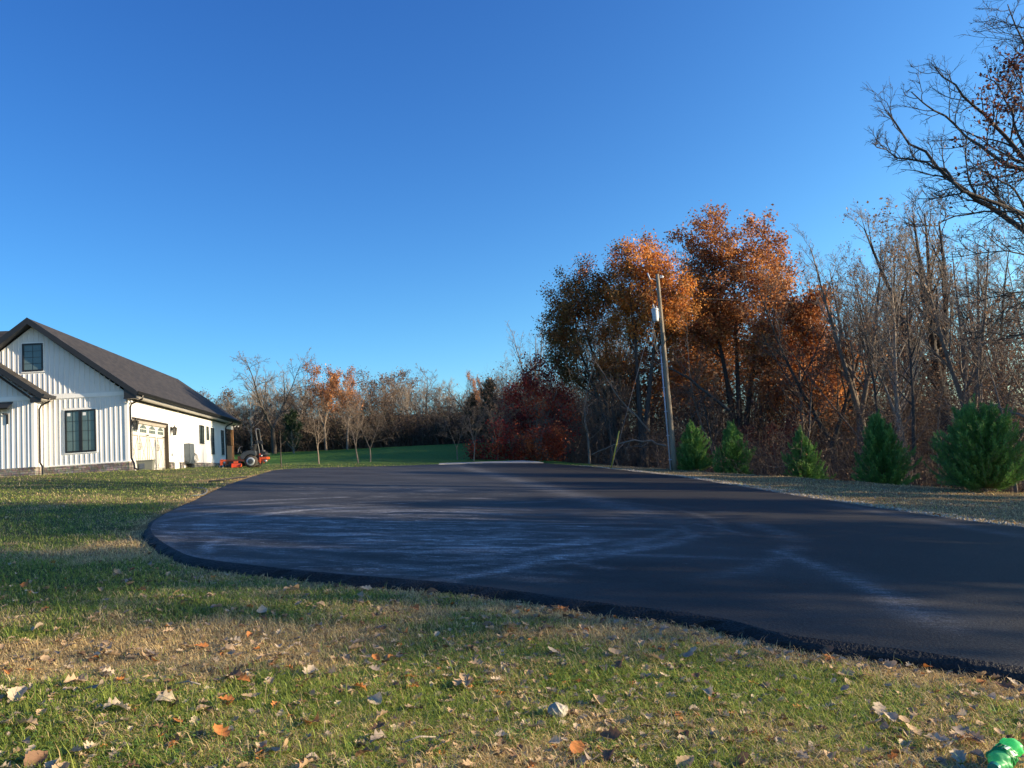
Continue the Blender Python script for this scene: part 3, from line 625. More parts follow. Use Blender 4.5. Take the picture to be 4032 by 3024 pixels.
def protodata(name, data, bark, twig, leafmat=None):
    (tv, tf_), (cv, cf), cl = data
    a = npmesh('trunk', tv, [tf_], bark, smooth=True)
    if cl is not None:
        V = np.concatenate([cv, cl[0]]); o = len(cv); col = np.concatenate([np.full((o, 3), .15), cl[2]])
        c = npmesh('crown', V, [np.concatenate([cf, cl[1]+o])], [twig, leafmat or M['leaf']], col=col, fmat=np.r_[np.zeros(len(cf)), np.ones(len(cl[1]))])
    else: c = npmesh('crown', cv, [cf], twig)
    z = np.percentile(cv[:, 2], 99.8) if cl is None else np.percentile(cl[0][:, 2], 99.7)
    A_ = (cv if cl is None or len(cl[0]) < 20000 else cl[0]); A_ = A_[A_[:, 2] > z*.45]; r = (a.data, c.data, z, A_[::17, :2].copy()); bpy.data.objects.remove(a); bpy.data.objects.remove(c); return r
def plant_tree(name, pr, x, y, h, rz=0, label='', cat='tree', group=None, sx=1, tilt=(0, 0), z=None, names=('trunk', 'crown')):
    t, c, ph = pr[:3]; e = empty(name, (x, y, g1(x, y) if z is None else z), rz, label, cat, group); k = h/ph; e.scale = (k*sx, k*sx, k); e.rotation_euler = (tilt[0], tilt[1], rz)
    for me, nm in ((t, names[0]), (c, names[1])): link(bpy.data.objects.new(nm, me), e)
    return e
def plant_px(name, pr, u, vtop, Y, **k):
    p = at(u, vtop, Y); x = p.x; z0 = g1(x, Y); h = p.z-z0; kk = h/pr[2]; rz = k.get('rz', 0); sx = k.get('sx', 1)
    q_ = (pr[3][:, 0]*math.cos(rz)-pr[3][:, 1]*math.sin(rz))*kk; lo, hi = np.percentile(q_, (2.5, 97.5)); w_ = k.pop('w', None)
    if w_: sx = (w_/F*Y)/(hi-lo); k['sx'] = sx
    return plant_tree(name, pr, x-(lo+hi)/2*sx, Y, h, z=z0, **k)
ORANGE = ((.26, .14, .04), (.42, .165, .045), (.60, .22, .045), (.72, .29, .06), (.74, .36, .09))
DKORANGE = ((.22, .13, .035), (.30, .125, .035), (.40, .15, .04), (.52, .19, .045), (.62, .24, .06))
RUST = ((.26, .115, .05), (.40, .165, .06), (.52, .215, .065), (.62, .30, .10))
RED = ((.17, .025, .02), (.28, .035, .026), (.42, .05, .03), (.52, .11, .04))
BROWN = ((.12, .075, .048), (.19, .11, .065), (.27, .155, .085))
# hero trees: limbs lead to lobes of foliage placed where the photo shows them
def lobe_tree(name, base, lobes, Y, r0, stems, pal, nleaf, label, bark, cat='tree', lsize=.145, seed=1, twigs=(16, 6, 4), nl=None, depth=1.6):
    """base (u, v); lobes (x, y, r) in pixels of the crop (1800+x*.6632, 800+y*.6632)"""
    rs = np.random.RandomState(seed); cv_ = lambda x, y, Y_: np.array(at(1800+x*.6632, 800+y*.6632, Y_))
    bx = cv_(base[0], base[1], Y); z0 = g1(bx[0], Y); B = np.array([bx[0], Y, z0-.2]); e = empty(name, B, 0, label, cat)
    C = np.array([cv_(x, y, Y+rs.uniform(-depth, depth))-B for x, y, r in lobes]); RR = np.array([r for x, y, r in lobes])*.6632/F*Y; n = len(C); K = 9
    hmax = C[:, 2].max(); st = []
    for k in range(stems):
        tx = C[np.argsort(C[:, 0])[int((k+.5)/stems*n)]]; top = np.array([tx[0]*.75, tx[1]*.6, hmax*.72]); q = np.linspace(0, 1, 10)[:, None]
        P = q*top+np.array([0, 0, 0])+np.c_[np.sin(q*5+k*2)*.12*q, np.cos(q*4+k)*.12*q, 0*q]; P[:, 0] = top[0]*q[:, 0]**1.5; st.append(P)
    st = np.array(st); srad = (r0/stems**.4)*np.linspace(1.15, .3, 10)[None]*np.ones((stems, 1))
    PP = []; RD = []
    for i in range(n):
        best = None
        for k in range(stems):
            j = int(np.clip((C[i, 2]-np.hypot(*(C[i, :2]-st[k, 5, :2]))*.9)/(hmax*.72)*9, 2, 8)); d = np.linalg.norm(st[k, j]-C[i])
            if best is None or d < best[0]: best = (d, k, j)
        _, k, j = best; A = st[k, j]; D_ = C[i]-A; t = np.linspace(0, 1, K)[:, None]; up_ = np.array([0, 0, 1.])*np.linalg.norm(D_)*.12
        P = A+D_*t*1.08-up_*np.sin(t*math.pi)+rs.randn(K, 3)*.06*t; PP.append(P); RD.append(srad[k, j]*.55*np.linspace(1, .22, K))
    PP = np.array(PP); RD = np.array(RD)
    tv, tf_ = tubes([(st, srad, 9), (PP, RD, 6)]); npmesh('trunk', tv, [tf_], bark, e, smooth=True)
    b, d, l, r = kids(rs, PP, RD, RR*1.35, twigs[0], .45, 1.15, 1.0, .6, .25, .012); P1 = walk(rs, b, d, l, 5, .14, .05); r1 = r[:, None]*np.linspace(1, .35, 6)[None]
    b, d, l2, r = kids(rs, P1, r1, l, twigs[1], .15, .75, .5, .6, .4, .008); P2 = walk(rs, b, d, l2, 4, .16, .05); r2 = r[:, None]*np.linspace(1, .4, 5)[None]
    b, d, l3, r = kids(rs, P2, r2, l2, twigs[2], .2, .7, .55, .7, .3, .006); P3 = walk(rs, b, d, l3, 3, .16, .04); r3 = r[:, None]*np.linspace(1, .5, 4)[None]
    v, f = tubes([(P1, r1, 4), (P2, r2, 3), (P3, r3, 3)]); T = P3[:, 1:].reshape(-1, 3)
    # clumps: leaves gather round a subset of twig ends, leaving gaps between
    dn = vn(T[:, 0]*1.0+T[:, 2]*.8, T[:, 1]-T[:, 2]*.9, .55, seed+200); T = T[dn > .36]; cc = T[rs.randint(0, len(T), max(60, nleaf//11))]; c = cc[rs.randint(0, len(cc), nleaf)]+rs.randn(nleaf, 3)*.25
    lv, lf, lc = quads(rs, c, lsize, pal, 13); o = len(v)
    npmesh('crown', np.concatenate([v, lv]), [np.concatenate([f, lf+o])], [M['twig'], M['leaf']], e, col=np.concatenate([np.full((o, 3), .12), lc]), fmat=np.r_[np.zeros(len(f)), np.ones(len(lf))])
LB = [(770, 430, 95), (690, 470, 85), (620, 560, 75), (545, 700, 70), (590, 800, 80), (840, 480, 85), (925, 320, 80), (700, 620, 110), (850, 620, 95), (560, 880, 60), (700, 780, 110), (850, 800, 110), (640, 950, 80), (780, 980, 100), (920, 950, 90)]
LA = [(1075, 290, 85), (1175, 285, 75), (1000, 390, 90), (1110, 420, 95), (1260, 370, 80), (1345, 420, 85), (1040, 560, 100), (1180, 580, 100), (950, 560, 80), (1300, 540, 95), (1400, 540, 70), (1120, 720, 90), (1000, 760, 80), (1250, 700, 90)]
LC_ = [(1500, 120, 90), (1600, 145, 85), (1420, 165, 80), (1340, 240, 65), (1730, 160, 80), (1845, 200, 85), (1925, 290, 80), (1955, 390, 65), (1480, 330, 100), (1640, 320, 110), (1800, 370, 105), (1560, 500, 100), (1720, 520, 105), (1870, 520, 90), (1450, 560, 90), (1950, 660, 90), (2030, 660, 65), (1640, 700, 100), (1850, 720, 90), (1400, 730, 80), (1500, 800, 80), (1760, 860, 90)]
LR = [(470, 985, 75), (555, 975, 65), (400, 1040, 65), (340, 1120, 65), (450, 1120, 80), (570, 1110, 80), (320, 1240, 65), (430, 1250, 75), (550, 1240, 80), (640, 1160, 70), (360, 1340, 70), (650, 1300, 70)]
lobe_tree('oak_tree', (960, 1500), LB, 50, .26, 3, DKORANGE, 32000, 'dark orange and olive leaved oak at the left end of the wood', M['barkd'], seed=11)
lobe_tree('oak_tree', (1105, 1500), LA, 47.5, .27, 2, ORANGE, 32000, 'bright orange leaved oak standing directly behind the utility pole', M['barkd'], seed=12)
lobe_tree('oak_tree', (1690, 1520), LC_, 49, .32, 3, RUST, 36000, 'tallest rust orange oak, just right of the utility pole', M['barkd'], seed=13, lsize=.18)
lobe_tree('red_tree', (480, 1530), LR, 48.5, .11, 3, RED, 6500, 'deep crimson leaved tree at the left foot of the dark orange oak', M['bark'], seed=14, lsize=.16, twigs=(10, 5, 3), depth=.9)
lobe_tree('red_shrub', (290, 1540), [(280, 1370, 75), (220, 1425, 55), (340, 1420, 60), (260, 1470, 60), (330, 1490, 50)], 47.3, .05, 3, RED[1:], 2600, 'scarlet leaved shrub just behind the end of the concrete pad', M['bark'], 'shrub', seed=15, lsize=.15, twigs=(8, 5, 3), depth=.5)
lobe_tree('red_shrub', (140, 1535), [(120, 1490, 40), (170, 1480, 45), (140, 1510, 40)], 47.6, .03, 2, RED, 1300, 'lowest red shrub, left of the others beside the grey saplings', M['bark'], 'shrub', seed=16, lsize=.14, twigs=(8, 4, 3), depth=.4)
lobe_tree('red_shrub', (500, 1545), [(480, 1400, 70), (570, 1370, 60), (400, 1480, 55), (540, 1490, 55), (600, 1440, 50), (460, 1500, 45)], 46.6, .06, 3, ((.30, .05, .02), (.45, .09, .03), (.58, .16, .05)), 2800, 'red and orange leaved shrub right of the pad, below the crimson tree', M['bark'], 'shrub', seed=17, lsize=.15, twigs=(8, 5, 3), depth=.5)
oakS = protodata('a', tree_mesh(14, 9, .12, 1, .3, .5, 18, 7, 5, 3, .42, .06, .12, t0=.25, leaf=16000, lsize=.17, lcol=RUST, lcl=.28, lowleaf=.6), M['bark'], M['twig'])
plant_px('oak_tree', oakS, 3120, 1150, 47, label='small brown leaved oak below the tallest rust orange oak', rz=.3)
plant_px('oak_tree', oakS, 2700, 1120, 53, label='rust leaved oak squeezed between the two taller orange oaks', rz=2.3, sx=1.2)
redp = protodata('a', tree_mesh(15, 6, .08, 3, .12, .6, 10, 6, 5, 3, .5, .05, .14, leaf=5000, lsize=.13, lcol=((.09, .02, .018), (.14, .03, .022), (.2, .04, .03)), lcl=.22, lowleaf=.75), M['bark'], M['twig'])
plant_px('red_shrub', redp, 3010, 1640, 42, label='dim red leaved shrub in the wood behind the second and third cypresses', cat='shrub', rz=.9, sx=1)
# bare woodland
casterp = protodata('a', tree_mesh(44, 12, .16, 3, .3, .4, 12, 7, 5, 3, .42, .06, .12, leaf=16000, lsize=.24, lcol=RUST, lcl=.3, lowleaf=.9), M['barkd'], M['twig'])  # leafy tree added out of view, crown thickened to cast the shade bands
bareA = protodata('a', tree_mesh(21, 14, .15, 1, n1=22, n2=7, n3=5, n4=3, l1=.36, up=.14, wob=.09, t0=.3, ang=.62, minr=.007), M['barkl'], M['twigl'])
bareB = protodata('a', tree_mesh(22, 14, .22, 3, .3, .33, 11, 7, 5, 3, .38, .12, .09, ang=.6, minr=.007), M['bark'], M['twigl'])
bareC = protodata('a', tree_mesh(23, 14, .12, 1, n1=18, n2=6, n3=5, n4=3, l1=.3, up=.1, wob=.12, t0=.4, ang=.7, minr=.007, leaf=700, lsize=.12, lcol=BROWN, lcl=.2), M['barkd'], M['twig'])
bareD = protodata('a', tree_mesh(24, 15, .22, 2, .22, .4, 14, 8, 5, 3, .5, .06, .13, ang=.75, minr=.008, leaf=700, lsize=.13, lcol=RUST, lcl=.2), M['barkd'], M['twig'])
bareV = protodata('a', tree_mesh(25, 15, .36, 4, .38, .36, 11, 7, 5, 3, .34, .13, .08, ang=.55, minr=.007, leaf=900, lsize=.12, lcol=BROWN, lcl=.2), M['barkd'], M['twigl'])
thin = protodata('a', tree_mesh(26, 10, .06, 1, n1=14, n2=5, n3=4, n4=2, l1=.3, up=.1, wob=.16, t0=.25, ang=.7, minr=.006), M['bark'], M['twig'])
thin2 = protodata('a', tree_mesh(27, 9, .07, 2, .15, .4, 12, 6, 4, 2, .4, .05, .18, t0=.2, ang=.8, minr=.006, leaf=1200, lsize=.12, lcol=BROWN, lcl=.25), M['bark'], M['twig'])
plant_px('bare_tree', bareV, 3555, 720, 41, w=340, label='tall bare vase shaped tree with dark forked trunk, second cypress from the right below it', rz=.5)
plant_px('bare_tree', bareB, 3300, 850, 43, label='bare forked tree with reddish twigs right of the tallest rust oak', rz=1.5)
plant_px('bare_tree', bareD, 3220, 960, 44, label='dark bare tree leaning by the right side of the rust oak', rz=2.0)
plant_px('bare_tree', bareC, 3480, 860, 33, label='bare tree with a few brown leaves near the fourth cypress', rz=2.8)
plant_px('bare_tree', bareB, 3690, 830, 35, label='bare forked tree between the fourth and the largest cypress', rz=5.2)
plant_px('bare_tree', bareC, 3350, 930, 38, label='slender bare tree with brown leaves rising behind the third cypress', rz=.9)
plant_px('bare_tree', bareA, 3430, 790, 39, label='slim bare tree just left of the tall vase shaped tree', rz=.8)
plant_px('bare_tree', bareD, 3860, 880, 52, label='bare dark trunked tree above the largest cypress', rz=3.1)
plant_px('bare_tree', bareA, 3990, 850, 48, label='bare straight tree at the right edge of the wood', rz=4.1)
plant_px('bare_tree', bareB, 3750, 900, 58, label='bare forked tree between the vase shaped tree and the right edge', rz=2.6)
plant_px('bare_tree', bareB, 2070, 1240, 76, w=150, label='pale bare fan shaped tree rising left of the dark orange oak', rz=1.1, sx=1.2)
plant_px('bare_tree', bareA, 1985, 1380, 74, label='pale bare tree in front of the sky beside the dark evergreen', rz=2.1, sx=1.2)
rw = random.Random(9)
SIL = [(2000, 1400), (2130, 1300), (2250, 1150), (2500, 1050), (3000, 1000), (3200, 930), (3400, 850), (3600, 800), (3750, 900), (4100, 880), (4500, 900)]
def sil(u, T=SIL):
    return float(np.interp(u, [a for a, b in T], [b for a, b in T]))
WG = 'bare trees crowded in the wood'
for i in range(46):
    u = rw.uniform(2200, 4300); Y = rw.uniform(52, 85); v = sil(u)+rw.uniform(60, 480)
    plant_px('bare_tree', rw.choice([bareA, bareB, bareC, bareC, thin2, bareD]), u, v, Y, label='bare brown woodland tree among many alike behind the driveway verge', group=WG, rz=rw.uniform(0, 6), sx=rw.uniform(.9, 1.4))
for i in range(70):
    u = rw.uniform(2150, 4200); Y = rw.uniform(41, 62); v = rw.uniform(1180, 1620)
    if at(u, 1700, Y).x > 40 or (u < 2500 and i % 3): continue
    plant_px('sapling', rw.choice([thin, thin, thin2, bareC]), u, v, Y, label='thin bare understorey sapling among many alike in the wood', cat='sapling', group='thin saplings in the wood', rz=rw.uniform(0, 6), sx=rw.uniform(1, 1.8), tilt=(rw.gauss(0, .1), rw.gauss(0, .12)))
# nearer wood at the right edge, and its continuation beside the photographer that throws the dappled shade
for i in range(26):
    u = rw.uniform(3350, 4250); Y = rw.uniform(29, 42); v = rw.uniform(1000, 1620)
    p = at(u, 1800, Y)
    if crest(p.x, Y) < 2.5: continue
    plant_px('sapling', rw.choice([thin, thin, thin2]), u, v, Y, label='thin bare understorey sapling among many alike in the wood', cat='sapling', group='thin saplings in the wood', rz=rw.uniform(0, 6), sx=rw.uniform(1, 1.6), tilt=(rw.gauss(0, .14), rw.gauss(0, .14)))
for x, y, h, pr in [(31, 6.9, 18, casterp), (30, 10.8, 12, bareB), (33, 15, 13, casterp), (27, 19, 13, bareC), (29, 23.5, 12, casterp), (36, 17.5, 13, bareD), (42, 27, 15, bareD), (24, 27, 12, bareA), (34, 30, 13, bareB), (46, 24, 15, bareV), (52, 33, 22, bareV), (60, 38, 24, bareB), (64, 26, 18, bareC), (70, 10, 18, bareA), (58, 18, 16, bareC), (74, 40, 20, bareD), (82, 22, 20, bareC), (90, 34, 20, bareD), (47, 11, 13, bareA)]:
    plant_tree('bare_tree', pr, x, y, h, rz=rw.uniform(0, 6), label='tree of the same wood standing beyond the right edge of the view', group='trees beyond the right edge')
# far tree line across the field
farA = protodata('a', tree_mesh(31, 12, .22, 2, .25, .5, 12, 7, 5, 3, .55, .03, .16, ang=.8, minr=.014), M['barkd'], M['twig'])
farB = protodata('a', tree_mesh(32, 12, .13, 1, n1=18, n2=7, n3=5, n4=2, l1=.3, up=.12, wob=.1, t0=.3, ang=.6, minr=.014), M['barkl'], M['twigl'])
farC = protodata('a', tree_mesh(33, 12, .17, 3, .3, .35, 11, 7, 5, 3, .42, .08, .1, ang=.65, minr=.012, leaf=5000, lsize=.22, lcol=RUST, lcl=.3), M['bark'], M['twig'])
farD = protodata('a', tree_mesh(34, 10, .12, 3, .15, .4, 11, 7, 5, 3, .4, .08, .12, ang=.65, minr=.013, leaf=2500, lsize=.2, lcol=BROWN, lcl=.3), M['bark'], M['twig'])
plant_px('bare_tree', farA, 1085, 1370, 80, w=260, label='large dark limbed bare tree, tallest across the field behind the mower', rz=.6, sx=1.15)
plant_px('orange_leaved_tree', farC, 1265, 1425, 83, w=130, label='twiggy tree with faded orange leaves right of the large bare tree', rz=.5, sx=1.1)
plant_px('orange_leaved_tree', farC, 1350, 1450, 80, w=110, label='lower orange leaved tree across the field, right one of two', rz=2.5, sx=1.0)
plant_px('bare_tree', farB, 980, 1500, 84, label='pale bare tree across the field between the house and the large bare tree', rz=1, sx=1.5)
plant_px('pale_leaved_tree', farC, 1860, 1462, 88, label='slim tree with pale tan leaves poking above the far tree line', rz=1, sx=.45)
FT = [(700, 1600), (850, 1560), (1000, 1520), (1200, 1500), (1400, 1530), (1460, 1490), (1600, 1480), (1700, 1510), (1800, 1520), (1870, 1500), (1990, 1530)]
for i in range(112):
    u = 720+i*13.6+rw.uniform(-14, 14); Y = rw.uniform(88, 100); v = sil(u, FT)+rw.uniform(-40, 70)
    plant_px('bare_tree', rw.choice([farB, farB, farB, farD, bareA, farA]), u, v, Y, label='bare tree among many alike in the far tree line across the field', group='bare trees in the far tree line', rz=rw.uniform(0, 6), sx=rw.uniform(.9, 1.5))
# bare off-frame clump west of the sun over the field keeps its foot in shade (the wood turns the corner there)
for i in range(22):
    x = rw.uniform(10, 45); y = rw.uniform(62, 88)
    plant_tree('bare_tree', rw.choice([bareC, bareD, farD]), x, y, rw.uniform(9, 13), rz=rw.uniform(0, 6), label='bare brown woodland tree among many alike behind the driveway verge', group=WG)

# brush and thicket
def brush(seed, n, pick, hmin, hmax, leafn, cols, r=.012, lsz=.12, wob=.22):
    rs = np.random.RandomState(seed); x, y = pick(rs, n); n = len(x); z = gh(x, y)-.1; h = rs.uniform(hmin, hmax, n)
    d = nrm(np.c_[rs.randn(n, 2)*.3, np.ones(n)]); P = walk(rs, np.c_[x, y, z], d, h, 6, wob, -.02); rd = (rs.uniform(.5, 1.6, n)*r)[:, None]*np.linspace(1, .4, 7)[None]
    b, dd, l, r_ = kids(rs, P, rd, h, 6, .2, .8, .38, .6, .4, r*.45); P2 = walk(rs, b, dd, l, 3, wob*1.2, 0); rd2 = r_[:, None]*np.linspace(1, .5, 4)[None]
    b, dd, l, r_ = kids(rs, P2, rd2, l, 3, .2, .8, .5, .7, .3, r*.35); P3 = walk(rs, b, dd, l, 2, wob*1.2, 0); rd3 = r_[:, None]*np.linspace(1, .6, 3)[None]
    v, f = tubes([(P, rd, 4), (P2, rd2, 3), (P3, rd3, 3)]); T = P3.reshape(-1, 3); c = T[rs.randint(0, len(T), leafn)]+rs.randn(leafn, 3)*.2
    lv, lf, lc = quads(rs, c, lsz, cols, 10); o = len(v); g = rs.rand(len(v), 1)
    return np.concatenate([v, lv]), np.concatenate([f, lf+o]), np.concatenate([np.full((o, 3), .15), lc]), np.r_[np.zeros(len(f)), np.ones(len(lf))]
def pickw(smin, smax, umin=2180, umax=4250, Ymin=30, Ymax=70):
    def f(rs, n):
        u = rs.uniform(umin, umax, n); Y = rs.uniform(Ymin, Ymax, n); X = np.array([at(a, 1750, b).x for a, b in zip(u, Y)]); s = crest(X, Y); k = (s > smin) & (s < smax); return X[k], Y[k]
    return f
def addbrush(name, args, label, cat, mats):
    v, f, c, fm = brush(*args); tag(npmesh(name, v, [f], mats, col=c, fmat=fm), label, cat, kind='stuff')
addbrush('thicket', (5, 3600, pickw(1.2, 14), 1.2, 3.8, 9000, ((.09, .055, .035), (.14, .08, .045), (.2, .11, .06)), .011, .11), 'tangled bare brown brush at the foot of the wood behind the verge', 'brush', [M['brush'], M['leaf']])
addbrush('undergrowth', (6, 3400, pickw(6, 45, Ymin=44, Ymax=88), 2.5, 6.5, 30000, ((.035, .024, .017), (.065, .04, .026), (.11, .06, .033), (.20, .09, .04)), .016, .20, .16), 'dense brown undergrowth filling the inside of the wood', 'undergrowth', [M['brush'], M['leaf']])
addbrush('thicket', (15, 1100, pickw(.3, 30, umin=2060, umax=2480, Ymin=50, Ymax=68), 2.0, 5.5, 9000, BROWN, .012, .13, .2), 'grey brown twiggy thicket under the dark orange oak and beside the red tree', 'brush', [M['twig'], M['leaf']])
def pickx(rs, n): return rs.uniform(50, 85, n), rs.uniform(2, 60, n)
addbrush('undergrowth', (17, 1300, pickx, 3.0, 7.0, 12000, BROWN, .02, .2, .16), 'brown undergrowth of the wood continuing beyond the right edge of the view', 'undergrowth', [M['brush'], M['leaf']])
def pickg(rs, n):
    u = rs.uniform(2020, 2330, n); Y = rs.uniform(62, 84, n); return np.array([at(a, 1750, b).x for a, b in zip(u, Y)]), Y
addbrush('thicket', (16, 900, pickg, 3.0, 7.5, 16000, BROWN, .018, .2, .14), 'brown thicket far behind the red tree where the field meets the wood', 'brush', [M['brush'], M['leaf']])
def pickf(rs, n):
    u = rs.uniform(700, 2330, n); Y = rs.uniform(84, 97, n); X = np.array([at(a, 1750, b).x for a, b in zip(u, Y)]); return X, Y
addbrush('far_thicket', (7, 3800, pickf, 1.8, 4.6, 60000, ((.035, .04, .022), (.065, .05, .03), (.11, .07, .045)), .024, .24, .14), 'dense dark thicket along the far side of the green field', 'brush', [M['brush'], M['leaf']])

# evergreens
def conifer(seed, h, w_, n, cols, spray=.14, wide=.5, upl=1.0, droop=0, thickn=26):
    rs = np.random.RandomState(seed); S = walk(rs, np.array([[0, 0, -.1]]), np.array([[0, 0, 1.]]), np.array([h*.9]), 8, .03, .1); rd = np.linspace(.05, .01, 9)[None]*h/2.4
    b, d, l, r = kids(rs, S, rd, np.array([h]), thickn, .03, .85, .5, .5, .35); prof = None
    lim = w_*np.interp(b[:, 2]/h, [0, .1, .35, .6, .85, 1], [.8, 1, .9, .62, .30, .05])*rs.uniform(.6, 1.3, len(b)); l = np.minimum(l, lim*1.2)+.07*h
    P = walk(rs, b, d, l*1.15, 6, .06, .24*upl); rr_ = r[:, None]*np.linspace(1, .3, 7)[None]
    b2, d2, l2, r2 = kids(rs, P, rr_, l, 9, .15, .6, .42, .6, .3); P2 = walk(rs, b2, d2, l2, 4, .08, .12*upl); rr2 = r2[:, None]*np.linspace(1, .3, 5)[None]
    b3, d3, l3, r3 = kids(rs, P2, rr2, l2, 6, .15, .55, .5, .6, .3); l3 = np.maximum(l3, spray*.7); P3 = walk(rs, b3, d3, l3, 3, .08, .08*upl)
    ns = 9; bs = S[0, rs.randint(5, 9, ns)]; ds = nrm(np.c_[rs.randn(ns, 2)*.28, np.ones(ns)]); ls = h*rs.uniform(.14, .26, ns); P4 = walk(rs, bs, ds, ls, 6, .05, .1)
    b5, d5, l5, r5 = kids(rs, P4, np.full((ns, 7), .006), ls, 10, .05, .45, .35, .6, .6); P5 = walk(rs, b5, d5, l5, 3, .06, .1); P3 = np.concatenate([P3, np.repeat(P5, 2, 0)])
    tv, tf_ = tubes([(S, rd, 7), (P, rr_, 4), (P2, rr2, 3)])
    # sprays: flat blades pointing along the shoots
    A = P3[:, 1:].reshape(-1, 3); Dv = nrm(np.diff(P3, axis=1)).reshape(-1, 3); m = n; i = rs.randint(0, len(A), m); c = A[i]+rs.randn(m, 3)*spray*.16; d = nrm(Dv[i]+rs.randn(m, 3)*.25+np.array([0, 0, .25])); q = nrm(np.cross(d, rs.randn(m, 3)))
    s = spray*rs.uniform(.5, 1.2, m)[:, None]; V = np.stack([c-d*s*.4, c+q*s*.06, c+d*s*.6, c-q*s*.06], 1).reshape(-1, 3); F_ = np.arange(m*4).reshape(m, 4); g = rs.rand(m)[:, None]
    col = np.array(cols[0])*(1-g)+np.array(cols[1])*g; col = col*(.7+.6*vn(c[:, 0]+c[:, 2], c[:, 1]+c[:, 2], .25, 77))[:, None]
    return (tv, tf_), (V, F_, np.repeat(col, 4, 0))
def plume_conifer(seed, h, w_, nb_, per, prof, cols, spray=.11):
    rs = np.random.RandomState(seed); S = walk(rs, np.array([[0, 0, -.1]]), np.array([[0, 0, 1.]]), np.array([h*.9]), 8, .03, .1); rd = np.linspace(.045, .008, 9)[None]*h/2.4
    zt = (.10+.92*rs.rand(nb_)**.9)*h; an = rs.rand(nb_)*6.283; rt = w_*np.interp(zt/h, [0, .12, .35, .6, .8, 1.02], prof)*np.where(rs.rand(nb_) < .62, rs.uniform(.82, 1.2, nb_), rs.uniform(.25, .85, nb_))*(.50+.95*vn(an*.9+zt*.5, zt*1.0, .38, seed))
    zt = zt*np.where(rs.rand(nb_) < .08, 1.10, 1); zb = np.maximum(.04*h, zt-h*rs.uniform(.16, .36, nb_)); K = 8; t = np.linspace(0, 1, K)[None, :, None]; o = np.c_[np.cos(an), np.sin(an), 0*an][:, None]
    P = o*(rt[:, None, None]*(1-(1-t)**1.5))+np.array([0, 0, 1.])*(zb[:, None, None]+(zt-zb)[:, None, None]*t**1.35)+rs.randn(nb_, K, 3)*.012*t; rr_ = .010*np.linspace(1, .25, K)[None]*np.ones((nb_, 1)); tv, tf_ = tubes([(S, rd, 7), (P, rr_, 3)])
    m = nb_*per; i = np.repeat(np.arange(nb_), per); tt = rs.uniform(.22, 1, m); f = tt*(K-1); j = np.minimum(f.astype(int), K-2); q_ = (f-j)[:, None]; c = P[i, j]*(1-q_)+P[i, j+1]*q_; T = nrm(P[i, j+1]-P[i, j])
    side = nrm(np.cross(T, rs.randn(m, 3))); c = c+side*(np.abs(rs.randn(m))*.034*h*(1.15-tt))[:, None]; d = nrm(T+side*rs.uniform(.1, .7, m)[:, None]+np.array([0, 0, .22])); q = nrm(np.cross(d, rs.randn(m, 3)))
    s = spray*rs.uniform(.5, 1.2, m)[:, None]; V = np.stack([c-d*s*.3, c+q*s*.075, c+d*s*.7, c-q*s*.075], 1).reshape(-1, 3); F_ = np.arange(m*4).reshape(m, 4); g = (rs.rand(nb_)[i]*.6+rs.rand(m)*.4)[:, None]
    col = np.array(cols[0])*(1-g)+np.array(cols[1])*g; return (tv, tf_), (V, F_, np.repeat(col, 4, 0))
def place_conifer(name, data, x, y, z, sc_, rz, label, cat, group=None, trunkmat=None):
    (tv, tf_), (V, F_, C_) = data; e = empty(name, (x, y, z), rz, label, cat, group); e.scale = sc_
    npmesh('trunk', tv, [tf_], M['bark'], e, smooth=True); npmesh('crown', V, [F_], M['conifer'], e, col=C_); return e
GC = ((.06, .17, .045), (.22, .42, .09))
CY = [(2735, 1665, 1850, 35.0, 140, 'full rounded green cypress tree growing right beside the utility pole'), (2893, 1665, 1856, 33.8, 146, 'bushy green cypress tree, second in the row counting from the utility pole'),
      (3168, 1690, 1875, 30.3, 158, 'smaller dim green cypress tree, middle one of the row of five'), (3480, 1632, 1895, 27.0, 200, 'bright green cypress tree on a bare stem, fourth from the utility pole'), (3885, 1590, 1936, 22.3, 330, 'largest and widest cypress tree at the right edge of the verge')]
for i, (u, vt, vb, Y, wpx, lab) in enumerate(CY):
    p = at(u, vb, Y); t = at(u, vt, Y); z0 = g1(p.x, Y); hh = t.z-z0; ww = wpx/F*Y
    prof = [.5, .95, 1, .74, .46, .08] if i < 4 else [.45, .85, 1, .95, .72, .35]
    (tv, tf_), (V, F_, C_) = plume_conifer(50+i, 2.4, .75, [300, 300, 260, 380, 560][i], [150, 150, 150, 170, 190][i], prof, GC, [.13, .13, .13, .11, .085][i])
    k = hh/np.percentile(V[:, 2], 99.8); kx = (ww/2)/np.percentile(np.hypot(V[:, 0], V[:, 1]), 97)
    place_conifer('cypress_tree', ((tv, tf_), (V, F_, C_)), p.x, Y, z0, (kx, kx, k), i*1.3, lab, 'cypress', 'cypress trees in a row on the verge')
ev = conifer(60, 6, 1.6, 12000, ((.012, .03, .014), (.03, .06, .022)), .34)
p = at(1150, 1625, 78); z0 = g1(p.x, 78); k = (p.z-z0)/6.2; place_conifer('evergreen_tree', ev, p.x, 78, z0, (k*1.35, k*1.35, k), 0, 'dark evergreen at the foot of the large bare tree across the field', 'evergreen')
ev2 = conifer(61, 8, 1.5, 12000, ((.012, .03, .018), (.028, .055, .025)), .36)
p = at(1925, 1495, 76); z0 = g1(p.x, 76); k = (p.z-z0)/8.2; place_conifer('evergreen_tree', ev2, p.x, 76, z0, (k, k, k), 0, 'dark blue green evergreen right of the pale leaved tree by the field corner', 'evergreen')
ev3 = conifer(62, 7, 1.5, 9000, ((.02, .03, .012), (.04, .045, .018)), .36)
